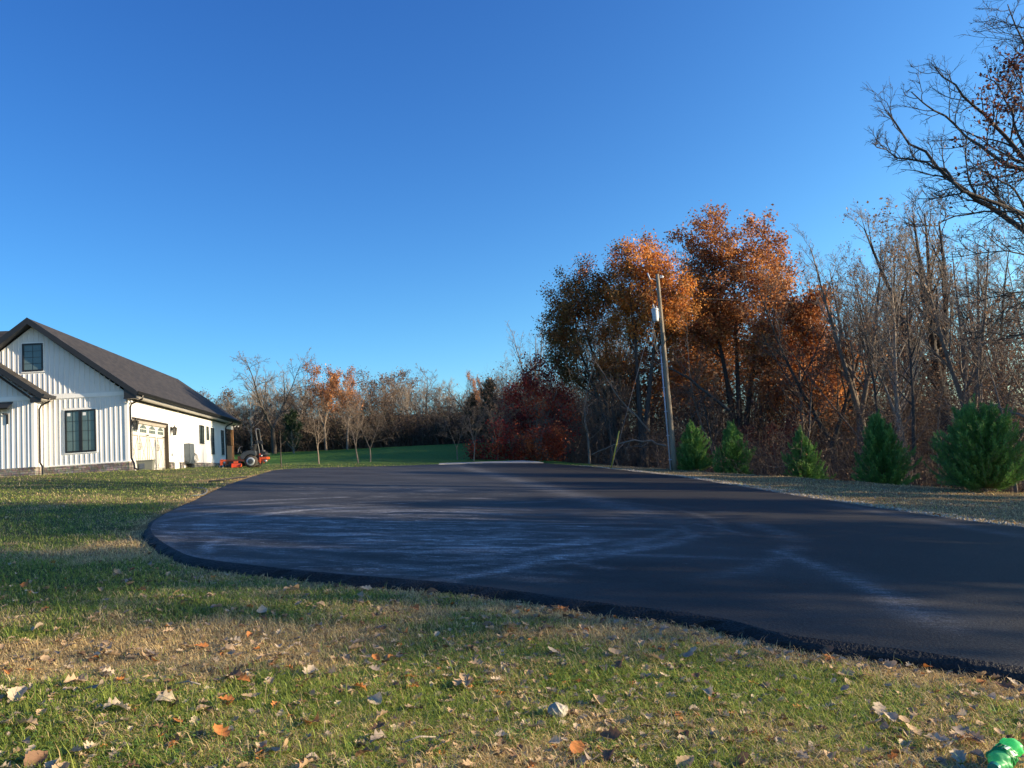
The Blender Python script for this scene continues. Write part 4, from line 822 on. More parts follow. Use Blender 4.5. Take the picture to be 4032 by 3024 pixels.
p = at(1850, 1560, 78); z0 = g1(p.x, 78); k = (p.z-z0)/7.2; place_conifer('evergreen_tree', ev3, p.x, 78, z0, (k, k, k), 1, 'olive evergreen below the pale leaved tree at the field corner', 'evergreen')

# small trees on the strip behind the driveway
sap = protodata('a', tree_mesh(41, 4, .05, 2, .3, .35, 9, 6, 5, 2, .5, .05, .16, ang=.7, minr=.006), M['bark'], M['twig'])
sap2 = protodata('a', tree_mesh(42, 5, .05, 2, .28, .4, 13, 7, 6, 3, .5, .04, .14, ang=.8, minr=.006), M['bark'], M['twig'])
stick = protodata('a', tree_mesh(43, 3, .05, 1, n1=5, n2=2, n3=2, n4=0, l1=.12, up=.05, wob=.1, t0=.5, ang=.9, minr=.005), M['barkd'], M['twig'])
for u, vb, vt, pr, sxx, lab in [(1107, 1838, 1690, stick, 1, 'thin upright dead stem standing in the grass right of the mower'), (1255, 1828, 1560, sap, .9, 'spindly bare sapling with drooping shoots behind the left end of the driveway'),
                           (1412, 1823, 1540, sap2, .95, 'bushy bare sapling, left one of the close pair behind the driveway'), (1458, 1820, 1580, sap2, .95, 'bushy bare sapling, right one of the close pair behind the driveway'),
                           (1865, 1815, 1555, sap2, 1.0, 'grey many branched young tree just behind the concrete pad'), (1800, 1805, 1600, sap2, .9, 'grey bare young tree left of the concrete pad'), (1960, 1805, 1560, sap2, .9, 'grey bare young tree behind the low red shrub')]:
    g = gnd(u, vb); y = min(g.y, 47); x = at(u, vb, y).x; t = at(u, vt, y); z0 = g1(x, y); plant_tree('sapling', pr, x, y, t.z-z0, rz=u % 6, label=lab, cat='sapling', sx=sxx, z=z0)

# big oak overhanging from the right
def big_oak():
    S = .904; rs = np.random.RandomState(4); TX, TY = 15.6, 19.5
    e = empty('overhanging_oak', (0, 0, 0), 0, 'big nearly bare oak whose dark limbs reach in from the right edge', 'tree')
    GK = .62
    G = [([(1160, 1120), (1031, 1000), (960, 950), (900, 900), (830, 870), (760, 830), (700, 770), (620, 690), (560, 640), (500, 570), (440, 490)], .13, 18.6),
         ([(760, 830), (680, 740), (560, 700), (480, 680), (430, 660), (370, 620)], .06, 18.4),
         ([(1200, 820), (1031, 745), (960, 730), (900, 680), (840, 640), (780, 580), (730, 530), (680, 500), (620, 470), (580, 430), (540, 400)], .10, 19.8),
         ([(1200, 850), (1031, 690), (980, 640), (930, 580), (880, 510), (820, 460), (780, 430), (740, 370), (700, 340), (640, 290)], .12, 20.6),
         ([(1180, 1080), (1031, 900), (980, 810), (900, 770), (870, 760), (840, 735), (780, 720)], .07, 19.2),
         ([(1180, 1080), (1031, 945), (960, 920), (880, 910), (780, 935), (700, 960), (640, 985), (580, 995)], .06, 18.0),
         ([(1180, 1170), (1031, 1110), (940, 1100), (860, 1095), (790, 1110), (720, 1120)], .045, 17.8),
         ([(1180, 1060), (1031, 940), (940, 880), (880, 810), (800, 800), (700, 820), (620, 850)], .06, 18.9),
         ([(1200, 900), (1010, 620), (990, 480), (950, 400), (880, 340), (850, 330)], .08, 20.2),
         ([(1250, 400), (1100, 180), (1031, 130), (980, 110), (940, 90), (890, 80)], .05, 20.0),
         ([(1250, 700), (1130, 400), (1031, 200), (1000, 120), (980, 50), (960, 20)], .09, 20.8),
         ([(1250, 800), (1120, 500), (1040, 420), (990, 300), (960, 250)], .08, 21.4),
         ([(1180, 1330), (1031, 1270), (930, 1290), (850, 1310), (790, 1290)], .045, 18.2), ([(1180, 1350), (1031, 1310), (940, 1360), (880, 1400)], .04, 18.0), ([(1180, 1400), (1031, 1450), (940, 1460), (830, 1440), (760, 1400)], .045, 18.5)]
    K = 13; PP = []; RD = []; LL_ = []
    for g, r, Y in G:
        P = np.array([at(3100+a*S, b*S, Y+math.sin(i*.9+Y*3)*.35) for i, (a, b) in enumerate(g)]); s = np.r_[0, np.cumsum(np.linalg.norm(np.diff(P, axis=0), axis=1))]
        t = np.linspace(0, s[-1], K); Q = np.stack([np.interp(t, s, P[:, j]) for j in range(3)], 1); Q[1:-1] += rs.randn(K-2, 3)*.03; PP.append(Q); RD.append(r*GK*np.linspace(1, .22, K)); LL_.append(s[-1])
    PP = np.array(PP); RD = np.array(RD); LL_ = np.array(LL_)
    tz = g1(TX, TY); ty = 19.5; top = at(4450, -900, 20.5)
    trunk = walk(rs, np.array([[TX+.4, TY, tz-.3]]), np.array([[.0, .03, 1.]]), np.array([13.]), 12, .03, .1); trd = np.linspace(.36, .03, 13)[None]
    # joints from the trunk to each limb
    J = []; JR = []
    for q, r in zip(PP, RD):
        zt = max(tz+2.0, q[0, 2]-1.0); tp = trunk[0, int(np.clip((zt-tz)/13*12, 0, 12))]; mid = (tp+q[0])/2+np.array([0, 0, .15]); J.append([tp, mid, q[0]]); JR.append([r[0]*1.3, r[0]*1.12, r[0]])
    tv, tf_ = tubes([(trunk, trd, 12), (PP, RD, 8), (np.array(J), np.array(JR), 8)]); npmesh('trunk', tv, [tf_], M['barkd'], e, smooth=True)
    b, d, l, r = kids(rs, PP, RD, LL_, 14, .1, .75, .32, .5, .45, .012); l = np.clip(l, .5, 1.8); P1 = walk(rs, b, d, l, 6, .17, .07); r1 = r[:, None]*np.linspace(1, .35, 7)[None]
    b, d, l2, r = kids(rs, P1, r1, l, 6, .2, .7, .5, .6, .4, .007); P2 = walk(rs, b, d, l2, 4, .2, .06); r2 = r[:, None]*np.linspace(1, .5, 5)[None]
    b, d, l3, r = kids(rs, P2, r2, l2, 4, .2, .7, .55, .7, .3, .005); P3 = walk(rs, b, d, l3, 3, .2, .05); r3 = r[:, None]*np.linspace(1, .6, 4)[None]
    b, d, l, r = kids(rs, trunk, trd, np.array([13.]), 16, .5, .8, .38, .45, .4, .02); Q1 = walk(rs, b, d, l, 7, .12, .05); q1 = r[:, None]*np.linspace(1, .2, 8)[None]
    b, d, l, r = kids(rs, Q1, q1, l, 9, .2, .75, .45, .5, .4, .01); Q2 = walk(rs, b, d, l, 5, .16, .05); q2 = r[:, None]*np.linspace(1, .3, 6)[None]
    b, d, l, r = kids(rs, Q2, q2, l, 6, .2, .7, .5, .6, .4, .006); Q3 = walk(rs, b, d, l, 3, .18, .05); q3 = r[:, None]*np.linspace(1, .5, 4)[None]
    v, f = tubes([(P1, r1, 5), (P2, r2, 4), (P3, r3, 3), (Q1, q1, 6), (Q2, q2, 4), (Q3, q3, 3)])
    T = P3.reshape(-1, 3); pick = []
    for (a, bb, rad, n_) in [(980, 330, 110, 1100), (930, 450, 90, 900), (880, 540, 80, 600), (950, 700, 90, 450), (830, 740, 90, 450), (1000, 240, 60, 500), (740, 870, 60, 200), (1010, 560, 80, 400)]:
        c = np.array(at(3100+a*S, bb*S, 19.7)); rr = rad*S/F*19.7; dd = np.linalg.norm((T-c)*np.array([1, .35, 1]), axis=1); cand = T[dd < rr*1.2]
        if len(cand): pick.append(cand[rs.randint(0, len(cand), n_)]+rs.randn(n_, 3)*.12)
    c = np.concatenate(pick); c = c[rs.rand(len(c)) < .26]; lv, lf, lc = quads(rs, c, .11, ((.09, .04, .035), (.15, .06, .04), (.22, .085, .045)), 4)
    o = len(v); npmesh('crown', np.concatenate([v, lv]), [np.concatenate([f, lf+o])], [M['barkd'], M['leaf']], e, col=np.concatenate([np.full((o, 3), .1), lc]), fmat=np.r_[np.zeros(len(f)), np.ones(len(lf))])
big_oak()
# fallen grey limb in the brush left of the pole
def limb(name, px, Y, r, label, seed, matl='bark', nk=7):
    rs = np.random.RandomState(seed); P = np.array([at(u, v, Y+i*.15) for i, (u, v) in enumerate(px)]); s = np.r_[0, np.cumsum(np.linalg.norm(np.diff(P, axis=0), axis=1))]; K = 11
    t = np.linspace(0, s[-1], K); Q = np.stack([np.interp(t, s, P[:, j]) for j in range(3)], 1)[None]; Q = Q+rs.randn(1, K, 3)*.025; rd = r*np.linspace(1, .3, K)[None]
    b, d, l, r_ = kids(rs, Q, rd, np.array([s[-1]]), nk, .15, .8, .4, .5, .4, .008); P1 = walk(rs, b, d, l, 5, .2, -.02); r1 = r_[:, None]*np.linspace(1, .35, 6)[None]
    b, d, l, r_ = kids(rs, P1, r1, l, 4, .2, .7, .5, .6, .4, .005); P2 = walk(rs, b, d, l, 3, .2, 0); r2 = r_[:, None]*np.linspace(1, .5, 4)[None]
    v, f = tubes([(Q, rd, 7), (P1, r1, 5), (P2, r2, 3)]); tag(npmesh(name, v, [f], M[matl], smooth=True), label, 'branch')
limb('fallen_branch', [(2620, 1755), (2560, 1735), (2480, 1735), (2420, 1750), (2330, 1790)], 37, .055, 'fallen grey limb with forked twigs in the brush left of the pole', 1)
limb('fallen_branch', [(3180, 1850), (3100, 1840), (3040, 1838), (2990, 1825)], 34, .05, 'pale fallen branch lying between the second and third cypresses', 2)
limb('fallen_branch', [(4060, 1650), (4000, 1630), (3950, 1610), (3900, 1592)], 27, .05, 'pale leaning branch behind the top of the largest cypress', 3, nk=5)
limb('leaning_branch', [(2870, 1620), (2800, 1560), (2700, 1480), (2640, 1450), (2560, 1420)], 43, .10, 'dark leaning branch crossing behind the middle of the utility pole', 5, 'barkd')
limb('leaning_branch', [(2560, 1700), (2430, 1560), (2380, 1480), (2310, 1380)], 42, .045, 'thin leaning trunk arching left below the dark orange oak', 6, 'bark')

# ---------------------------------------------------------------- utility pole
PB = Vector((7.05, 35.0, 0)); PB.z = g1(7.05, 35)-.1; PT = at(2588, 1080, 35.0)
pe = empty('utility_pole', PB, 0, 'weathered wooden utility pole with a grey transformer, beside the first cypress', 'utility pole'); D0 = PT-PB
def pl(t, dx=0, dy=0, dz=0): return tuple(D0*t+Vector((dx, dy, dz)))
MB().tube([pl(i/12) for i in range(13)], [.13-.05*i/12 for i in range(13)], 14).build('shaft', M['pole'], pe, smooth=True)
MB().tube([pl(.0, -.19, -.03, .02), pl(.3, -.18, -.03), pl(.62, -.16, -.03)], .032, 8).build('conduit', M['pvc'], pe, smooth=True)
m = MB(); m.tube([pl(.6, -.16, -.03), pl(.63, -.16, -.03)], [.033, .05], 8); [m.box(-.25, -.1, -.06, .0, D0.z*t, D0.z*t+.03, Matrix.Translation((D0.x*t, D0.y*t, 0))) for t in (.06, .18, .3, .42, .54)]; m.build('conduit_clamp', M['pvc'], pe)
tz_ = D0.z*.79; tk = Matrix.Translation((D0.x*.79-.28, -.1, tz_))
tm = MB(); [setattr(tm, 'v', tm.v)]; tm.tube([(D0.x*.79-.28, -.1, tz_+z) for z in (-.30, -.28, -.2, .18, .22, .24, .28, .31)], [.12, .135, .14, .155, .155, .17, .17, .10], 16)
tank = tm.build('transformer', M['tank'], pe, smooth=True)
m = MB(); m.tube([(D0.x*.79-.33, -.12, tz_+.28+z) for z in (0, .04, .05, .09, .1, .14, .15, .2, .25)], [.035, .035, .055, .03, .05, .03, .045, .02, .01], 10); m.build('bushing', M['insul'], tank, smooth=True)
m = MB(); m.tube([(D0.x*.79-.2, -.12, tz_+.28+z) for z in (0, .05, .06, .14)], [.03, .03, .045, .012], 10); m.build('bushing', M['insul'], tank, smooth=True)
MB().box(D0.x*.79-.16, D0.x*.79-.05, -.1, .0, tz_-.15, tz_+.15).build('bracket', M['steel'], pe)
c = at(2556, 1088, 34.9)-PB
m = MB(); m.tube([c+Vector((.03, 0, -.16)), c+Vector((-.06, 0, .16))], .035, 8); m.tube([c+Vector((.06, 0, -.1)), pl(.965)], .018, 6); m.build('fuse_cutout', M['insul'], pe, smooth=True)
m = MB()
for dz in (0,): m.tube([c+Vector((-.02, 0, -.12)), c+Vector((.03, -.03, -.5)), c+Vector((-.02, -.04, -.95)), (D0.x*.79-.33, -.12, tz_+.5)], .009, 5)
m.tube([(D0.x*.79-.2, -.12, tz_+.42), (D0.x*.79-.42, -.1, tz_+.2), (D0.x*.79-.45, -.15, tz_-.3), pl(.64, -.33, -.12), pl(.60, -.36, -.1), pl(.585, -.3, -.1), pl(.63, -.2, -.03)], .014, 6)
m.tube([(D0.x*.79-.18, -.12, tz_+.40), pl(.72, -.45, -.15), pl(.62, -.42, -.12), pl(.575, -.27, -.1), pl(.6, -.14, -.1), pl(.66, .1, -.1), pl(.7, .06, -.1)], .014, 6); m.build('lead_wire', M['cable'], pe)
m = MB()
for t, x0 in ((.985, .14), (.985, .22)): m.tube([pl(t, x0, 0, -.07), pl(t, x0, 0, -.03), pl(t, x0, 0, 0), pl(t, x0, 0, .04), pl(t, x0, 0, .07)], [.02, .05, .03, .05, .02], 10)
m.tube([pl(.985), pl(.985, .3)], .012, 6); m.build('insulator', M['insul'], pe, smooth=True)
def wire(a, b, sag, r, name, parent, off):
    pts = [a.lerp(b, i/20)-Vector((0, 0, sag*4*(i/20)*(1-i/20)))-off for i in range(21)]; MB().tube(pts, r, 6).build(name, M['cable'], parent, smooth=True)
wire(PB+Vector(pl(.985, .3)), at(4700, 1230, 62), .3, .005, 'overhead_wire', pe, PB); wire(PB+Vector(pl(.885, .1)), at(4700, 1200, 62), .4, .006, 'overhead_wire', pe, PB)
# guy wire with yellow guard
gb = at(2407, 1853, 36); gb.z = g1(gb.x, 36); gt = PB+Vector(pl(.9)); gdir = (gt-gb).normalized()
ge = empty('guy_wire', gb, 0, 'slanting guy wire with a long yellow plastic guard, left of the utility pole', 'guy wire')
MB().tube([(0, 0, -.1), tuple(gt-gb)], .006, 5).build('cable', M['steel'], ge)
gtop = at(2438, 1697, 36)-gb
MB().tube([(0, 0, -.02), tuple(gtop*.5+Vector((.01, 0, 0))), tuple(gtop)], [.032, .035, .035], 10).build('guard', M['yellow'], ge, smooth=True)

# ---------------------------------------------------------------- house
CO = at(506, 1855, 33); TH = R(9.2)
hs = empty('house', CO, TH, 'white board and batten farmhouse with black trim and dark shingle roof', 'house')
def wallribs(m, s0, s1, zf, y, step=.2, skip=()):
    s = s0+.08
    while s < s1-.05:
        segs = [(.44, zf(s))]
        for (a, b, c, d) in skip:
            if a-.06 < s+.02 < b+.06:
                n_ = []
                for (p, q_) in segs:
                    if c > p: n_.append((p, min(q_, c-.05)))
                    if d < q_: n_.append((max(p, d+.05), q_))
                segs = n_
        for p, q_ in segs:
            if q_-p > .05: m.append((s, p, q_))
        s += step
def front_z(s): return 6.36-.785*abs(s+3.74)
PKS, PKZ, SL = -3.74, 6.73, .785
# front gable wall
m = MB(); m.prism([(0, .42), (0, 3.38), (-3.74, 6.42), (-7.48, 3.38), (-7.48, .42)], 1, 0, .15)
rb = []; wallribs(rb, -7.4, -.12, front_z, 0, .2, [(-2.5, -1.2, .9, 2.8), (-4.16, -3.26, 4.44, 5.75), (-8, 1, 3.28, 3.44)])
for s, a, b in rb: m.prism([(s, 0), (s+.015, -.019), (s+.045, -.019), (s+.06, 0)], 2, a, b)
m.build('front_wall', M['siding'], hs)
m = MB(); m.box(-7.48, 0.0, -.035, 0, 3.27, 3.44); m.box(-.1, .03, -.032, 0, .42, 3.26); m.box(-3.3, .02, -.04, 0, .40, .45); m.build('band_board', M['trim'], hs)
# side wall with garage opening
m = MB(); m.box(-.15, -.002, .152, .6, .42, 3.17); m.box(-.15, 0, .6, 6.15, 2.37, 3.17); m.box(-.15, 0, 6.15, 19.9, .42, 3.17)
rb = []; wallribs(rb, .6, 19.8, lambda s: 3.1, 0, .2, [(.3, 6.3, -1, 2.45), (12.3, 13.6, 1.5, 2.7), (14.1, 14.85, 1.75, 2.7), (15.25, 16.3, .9, 2.7), (18.2, 19.2, .9, 2.7), (6.9, 7.95, -1, 2.0)])
for s, a, b in rb: m.prism([(0, s), (.022, s+.015), (.022, s+.045), (0, s+.06)], 2, a, b)
m.build('side_wall', M['siding'], hs)
MB().box(-7.48, -7.33, .15, 19.9, .3, 3.17).box(-7.33, -.15, 19.75, 19.9, .3, 3.1).build('rear_wall', M['siding'], hs)
m = MB(); m.box(0, .05, 6.92, 7.9, 0, 1.99); m.box(0, .035, 7.9, 8.02, .42, 3.15); m.box(0, .03, .03, .14, .42, 3.15); m.box(0, .03, 19.75, 19.9, .42, 3.15)
m.box(0, .025, 6.18, 6.3, 0.42, 2.37); m.build('corner_board', M['trim'], hs)
MB().box(0, .03, .3, 19.9, 3.09, 3.168).build('frieze', M['fascia'], hs)
m = MB(); m.box(-7.4, .02, -.07, -.0, 0-.4, .40); m.build('stone_skirt', M['ledge'], hs)
m = MB(); m.box(0, .07, 6.16, 6.9, -.4, .41); m.box(0, .07, 8.02, 19.9, -.4, .41); m.box(0.0, .07, -.07, .58, -.4, .41); m.build('stone_skirt', M['ledge'], hs)
# roof
def zt(s): return PKZ-SL*abs(s-PKS)
E1 = .50
T0, T1 = -.42, 22.6
m = MB(); th = .10
m.prism([(PKS, PKZ), (E1, zt(E1)), (E1, zt(E1)-th), (PKS, PKZ-th), (2*PKS-E1, zt(E1)-th), (2*PKS-E1, zt(E1))], 1, T0, T1)
roof = m.build('roof', M['shingle'], hs)
m = MB(); d_ = .26
for y0, y1 in ((T0-.03, T0), (T1, T1+.03)):
    m = MB(); m.prism([(PKS, PKZ+.02), (E1+.03, zt(E1)-.005), (E1+.03, zt(E1)-d_), (PKS, PKZ-d_), (2*PKS-E1-.03, zt(E1)-d_), (2*PKS-E1-.03, zt(E1)-.005)], 1, y0, y1)
    m.build('rake_board', M['fascia'], hs)
m = MB()
m.prism([(PKS, PKZ-.235), (E1-.1, zt(E1-.1)-.235), (E1-.1, zt(E1-.1)-.26), (PKS, PKZ-.26), (2*PKS-E1, zt(E1)-.26), (2*PKS-E1, zt(E1)-.235)], 1, T0+.0, -.002)
m.box(.0, E1, T0, -.05, 3.07, 3.12)
m.prism([(.02, 3.12), (E1, 3.12), (E1, zt(E1)-.1), (.02, zt(.02)-.1)], 1, T0, T0+.04); m.build('rake_soffit', M['fascia'], hs)
MB().box(.03, E1-.02, -.04, T1, 3.168, 3.19).build('soffit', M['soffit'], hs)
# gutter
m = MB(); g0 = E1+.012
m.prism([(g0, 3.24), (g0, 3.37), (g0+.015, 3.37), (g0+.015, 3.26), (g0+.07, 3.26), (g0+.10, 3.365), (g0+.12, 3.37), (g0+.085, 3.24)], 1, T0-.02, T1); m.box(g0+.0, g0+.10, T0-.02, T0, 3.245, 3.36); m.box(E1-.02, g0, T0+.04, T1, 3.17, 3.33); m.build('gutter', M['black'], hs)
def downspout(pts, r=.042):
    MB().tube(pts, r, 6).build('downspout', M['black'], hs)
downspout([(g0+.05, .28, 3.25), (g0+.04, .28, 3.1), (.12, .2, 2.9), (.07, .18, 2.75), (.07, .18, .55), (.2, .1, .32), (.24, .05, .1), (.42, -.05, .02)])
downspout([(g0+.05, 19.5, 3.25), (g0+.04, 19.5, 3.1), (.12, 19.62, 2.9), (.07, 19.65, 2.75), (.07, 19.65, .1)])
# windows
def window(x0, x1, z0, z1, axis_, cols, rows, leafs=1, stick_=False):
    """axis_ 0: on the front wall (x along wall), 1: on the side wall"""
    def bx(m, a0, a1, d0, d1, b0, b1):
        return m.box(a0, a1, -d1, -d0, b0, b1) if axis_ == 0 else m.box(d0, d1, a0, a1, b0, b1)
    fr = MB(); t = .065 if axis_ == 0 else .06
    bx(fr, x0, x1, 0, .055, z0, z0+t); bx(fr, x0, x1, 0, .055, z1-t, z1); bx(fr, x0, x0+t, 0, .055, z0+t, z1-t); bx(fr, x1-t, x1, 0, .055, z0+t, z1-t)
    wl = (x1-x0)/leafs
    for i in range(1, leafs): bx(fr, x0+wl*i-t*.95, x0+wl*i+t*.95, 0, .055, z0+t, z1-t)
    f = fr.build('window', M['black'], hs)
    tr = MB(); bx(tr, x0-.045, x1+.045, 0, .034, z0-.05, z0-.002); bx(tr, x0-.045, x1+.045, 0, .034, z1+.002, z1+.045); bx(tr, x0-.045, x0-.002, 0, .034, z0-.002, z1+.002); bx(tr, x1+.002, x1+.045, 0, .034, z0-.002, z1+.002); tr.build('casing', M['trim'], f)
    for i in range(leafs):
        a0, a1 = x0+wl*i+(t if i == 0 else t*.95), x0+wl*(i+1)-(t if i == leafs-1 else t*.95)
        bx(MB(), a0, a1, .002, .012, z0+t, z1-t).build('pane', M['glass'], f)
        mu = MB()
        for j in range(1, cols): xx = a0+(a1-a0)*j/cols; bx(mu, xx-.008, xx+.008, .012, .02, z0+t, z1-t)
        for j in range(1, rows): zz = z0+t+(z1-z0-2*t)*j/rows; bx(mu, a0, a1, .012, .0195, zz-.008, zz+.008)
        mu.build('muntin', M['muntin'], f)
        if stick_: bx(MB(), a0+.03, a0+.15, .0121, .014, z1-.25, z1-.12).build('sticker', M['flood'], f)
window(-2.48, -1.25, .94, 2.75, 0, 2, 4, 2, True); window(-4.12, -3.30, 4.5, 5.70, 0, 2, 4)
window(12.41, 13.55, 1.53, 2.64, 1, 2, 4, 2); window(14.21, 14.78, 1.80, 2.64, 1, 1, 4); window(15.34, 16.21, .94, 2.62, 1, 1, 4); window(18.26, 19.14, .95, 2.61, 1, 1, 4)
# garage door, recessed
m = MB(); m.box(-.3, 0.004, 6.10, 6.148, .0, 2.30); m.box(-.3, .004, .602, .65, 0, 2.30); m.box(-.3, .004, .602, 6.148, 2.30, 2.368); m.build('door_jamb', M['jamb'], hs)
m = MB(); [m.box(-.13+.02*i, -.11+.02*i, .65, 6.10, 2.30-.045*(3-i), 2.30-.045*(2-i)) for i in range(3)]; m.build('head_trim', M['soffit'], hs)
gd = MB()
for i in range(4): gd.box(-.25, -.185, .652, 6.098, .02+.555*i, .55+.555*i)
gd.box(-.25, -.2, .652, 6.098, .0, 2.29); door = gd.build('garage_door', M['door'], hs)
m = MB(); x = -.180
for j, t0 in enumerate((.80, 2.16, 3.52, 4.88)):
    t1 = t0+1.16; 
    def strip(a, b, w_=.008):
        A = Vector((x, *a)); B = Vector((x, *b)); d = (B-A).normalized(); nn_ = Vector((0, -d.z, d.y))*w_; m.add([A-nn_, A+nn_, B+nn_, B-nn_]+[p+Vector((-.006, 0, 0)) for p in (A-nn_, A+nn_, B+nn_, B-nn_)], [(0, 1, 2, 3), (4, 5, 6, 7), (0, 1, 5, 4), (1, 2, 6, 5), (2, 3, 7, 6), (3, 0, 4, 7)])
    for a, b in (((t0, .1), (t0, 1.64)), ((t1, .1), (t1, 1.64)), ((t0, 1.62), (t1, 1.62)), ((t0, .1), (t1, .1))): strip(a, b)
    x += .0022; strip((t0, .12), (t1, 1.6), .012); x += .0018; strip((t0, 1.6), (t1, .12), .012); x -= .004
m.build('cross_brace', M['groove'], door)
m = MB()
for t0 in (.80, 2.16, 3.52, 4.88):
    for a, b in (((t0+.05), .0), ((t0+1.10), 0)): m.box(-.1795, -.1765, a-.012, a+.012, .14, 1.6)
    m.box(-.1795, -.1765, t0+.05, t0+1.11, .135, .15); m.box(-.1795, -.1765, t0+.05, t0+1.11, 1.585, 1.6)
m.build('panel_groove', M['groove'], door)
for t0 in (.80, 2.16, 3.52, 4.88):
    m = MB(); c = t0+.58
    for k_ in range(4):
        a, b = t0+.10+.245*k_, t0+.10+.245*k_+.205; m.box(-.184, -.178, a, b, 1.78, 1.93)
        f = lambda q_: 1.97+.17*(1-((q_-c)/.52)**2); m.prism([(a, 1.97), (b, 1.97), (b, max(1.99, f(b))), ((a+b)/2, max(1.99, f((a+b)/2))), (a, max(1.99, f(a)))], 0, -.184, -.178)
    m.build('window_lite', M['glass'], door)
for t0 in (2.08, 4.80):
    m = MB()
    for dt in (-.07, .07): m.tube([(-.17, t0+dt, .98), (-.12, t0+dt, .98), (-.11, t0+dt, 1.12), (-.12, t0+dt, 1.26), (-.17, t0+dt, 1.26)], .012, 6)
    m.build('door_handle', M['black'], door)
for t0, z in ((3.3, 1.68), (5.9, 1.68), (3.1, .09), (5.8, .09)): MB().prism([(t0-.22, z-.015), (t0+.2, z-.03), (t0+.2, z+.03), (t0-.22, z+.015)], 0, -.176, -.168).build('strap_hinge', M['black'], door)
# lanterns
for t0 in (.42, 6.52):
    m = MB(); z = 2.0; m.box(.03, .055, t0-.06, t0+.06, z-.02, z+.24); m.box(.05, .20, t0-.015, t0+.015, z+.16, z+.19)
    c = .20
    m.prism([(c-.02, z+.24), (c+.02, z+.24), (c+.02, z+.29), (c-.02, z+.29)], 1, t0-.02, t0+.02)
    m.add([(c-.13, t0-.13, z+.14), (c+.13, t0-.13, z+.14), (c+.13, t0+.13, z+.14), (c-.13, t0+.13, z+.14), (c, t0, z+.25)], [(0, 1, 4), (1, 2, 4), (2, 3, 4), (3, 0, 4), (3, 2, 1, 0)])
    for sx_, sy_ in ((-1, -1), (-1, 1), (1, -1), (1, 1)): m.tube([(c+sx_*.10, t0+sy_*.10, z+.14), (c+sx_*.065, t0+sy_*.065, z-.2)], .009, 4)
    m.box(c-.075, c+.075, t0-.075, t0+.075, z-.225, z-.2); ln = m.build('wall_lantern', M['black'], hs)
    m = MB(); m.add([(c+sx_*.095, t0+sy_*.095, z+.135) for sx_, sy_ in ((-1, -1), (1, -1), (1, 1), (-1, 1))]+[(c+sx_*.06, t0+sy_*.06, z-.198) for sx_, sy_ in ((-1, -1), (1, -1), (1, 1), (-1, 1))], [(0, 1, 5, 4), (1, 2, 6, 5), (2, 3, 7, 6), (3, 0, 4, 7)]); m.build('lantern_glass', M['lamp'], ln)
# flood lights
for (x, y, z, n_) in ((.10, -.02, 3.04, 'floodlight'), (.25, 22.55, 3.1, 'floodlight')):
    m = MB(); m.tube([(x-.03, y, z+.02), (x-.03, y, z+.13)], .04, 10); m.tube([(x-.03, y, z+.02), (x-.1, y-.06, z-.04), (x-.13, y-.14, z-.08)], [.02, .03, .055], 10); m.tube([(x, y, z+.02), (x+.08, y-.04, z-.04), (x+.12, y-.12, z-.08)], [.02, .03, .055], 10); m.build(n_, M['flood'], hs, smooth=True)
# electrical cabinet, meter and cables
cab = MB().box(.02, .30, 8.95, 10.0, .34, 1.44).build('electrical_cabinet', M['grey_box'], hs, bevel=.012)
MB().box(.301, .315, 8.98, 9.97, .38, 1.40).build('cabinet_door', M['grey_box'], cab, bevel=.008)
m = MB(); m.tube([(.03, 10.45, 1.08), (.12, 10.45, 1.08), (.16, 10.45, 1.08), (.2, 10.45, 1.08)], [.11, .11, .09, .07], 14); m.build('electric_meter', M['tank'], hs, smooth=True)
m = MB(); m.tube([(.14, 10.1, 1.2), (.14, 10.1, .9), (.14, 10.1, .25), (.14, 10.15, -.1)], .045, 8)
for i, k_ in enumerate((.0, .05, .1)): m.tube([(.12, 10.4+k_, 1.0), (.2+k_, 10.55+k_, .8), (.22+k_, 10.65+k_, .62-k_), (.2, 10.5, .48-k_), (.16, 10.3, .55), (.14, 10.2, .7)], .018, 6)
m.tube([(.1, 10.05, .5), (.3, 9.6, .3), (.3, 9.1, .34), (.14, 8.7, .48)], .02, 6); m.build('service_cable', M['cable'], hs, smooth=True)
m = MB(); m.box(.08, .3, 9.3, 10.0, -.2, .30); m.build('cable_box', M['mblack'], hs, bevel=.01)
m = MB(); m.tube([(.14, 8.5, -.1), (.14, 8.5, .24)], .04, 10); m.tube([(.14, 10.5, -.1), (.14, 10.5, .24)], .04, 10); m.build('stub_pipe', M['flood'], hs, smooth=True)
MB().box(.035, .06, 6.5, 6.62, .72, .86).build('outlet_cover', M['grey_box'], hs, bevel=.006)
# porch at the rear
MB().box(-.12, .02, 19.92, 22.4, 2.80, 3.16).build('porch_beam', M['trim'], hs)
MB().box(-.12, .03, 22.22, 22.38, 0, 2.80).build('porch_post', M['cedar'], hs)
m = MB(); m.box(-.08, .0, 19.92, 22.22, 1.55, 1.63); m.box(-.08, 0, 19.92, 22.22, .55, .63)
for i in range(14): m.box(-.06, -.02, 19.94+i*.163, 20.09+i*.163, .63, 1.55)
m.build('porch_railing', M['cedar'], hs)
MB().box(-7.4, -.1, 19.92, 22.4, 0, .55).build('porch_floor', M['jamb'], hs)
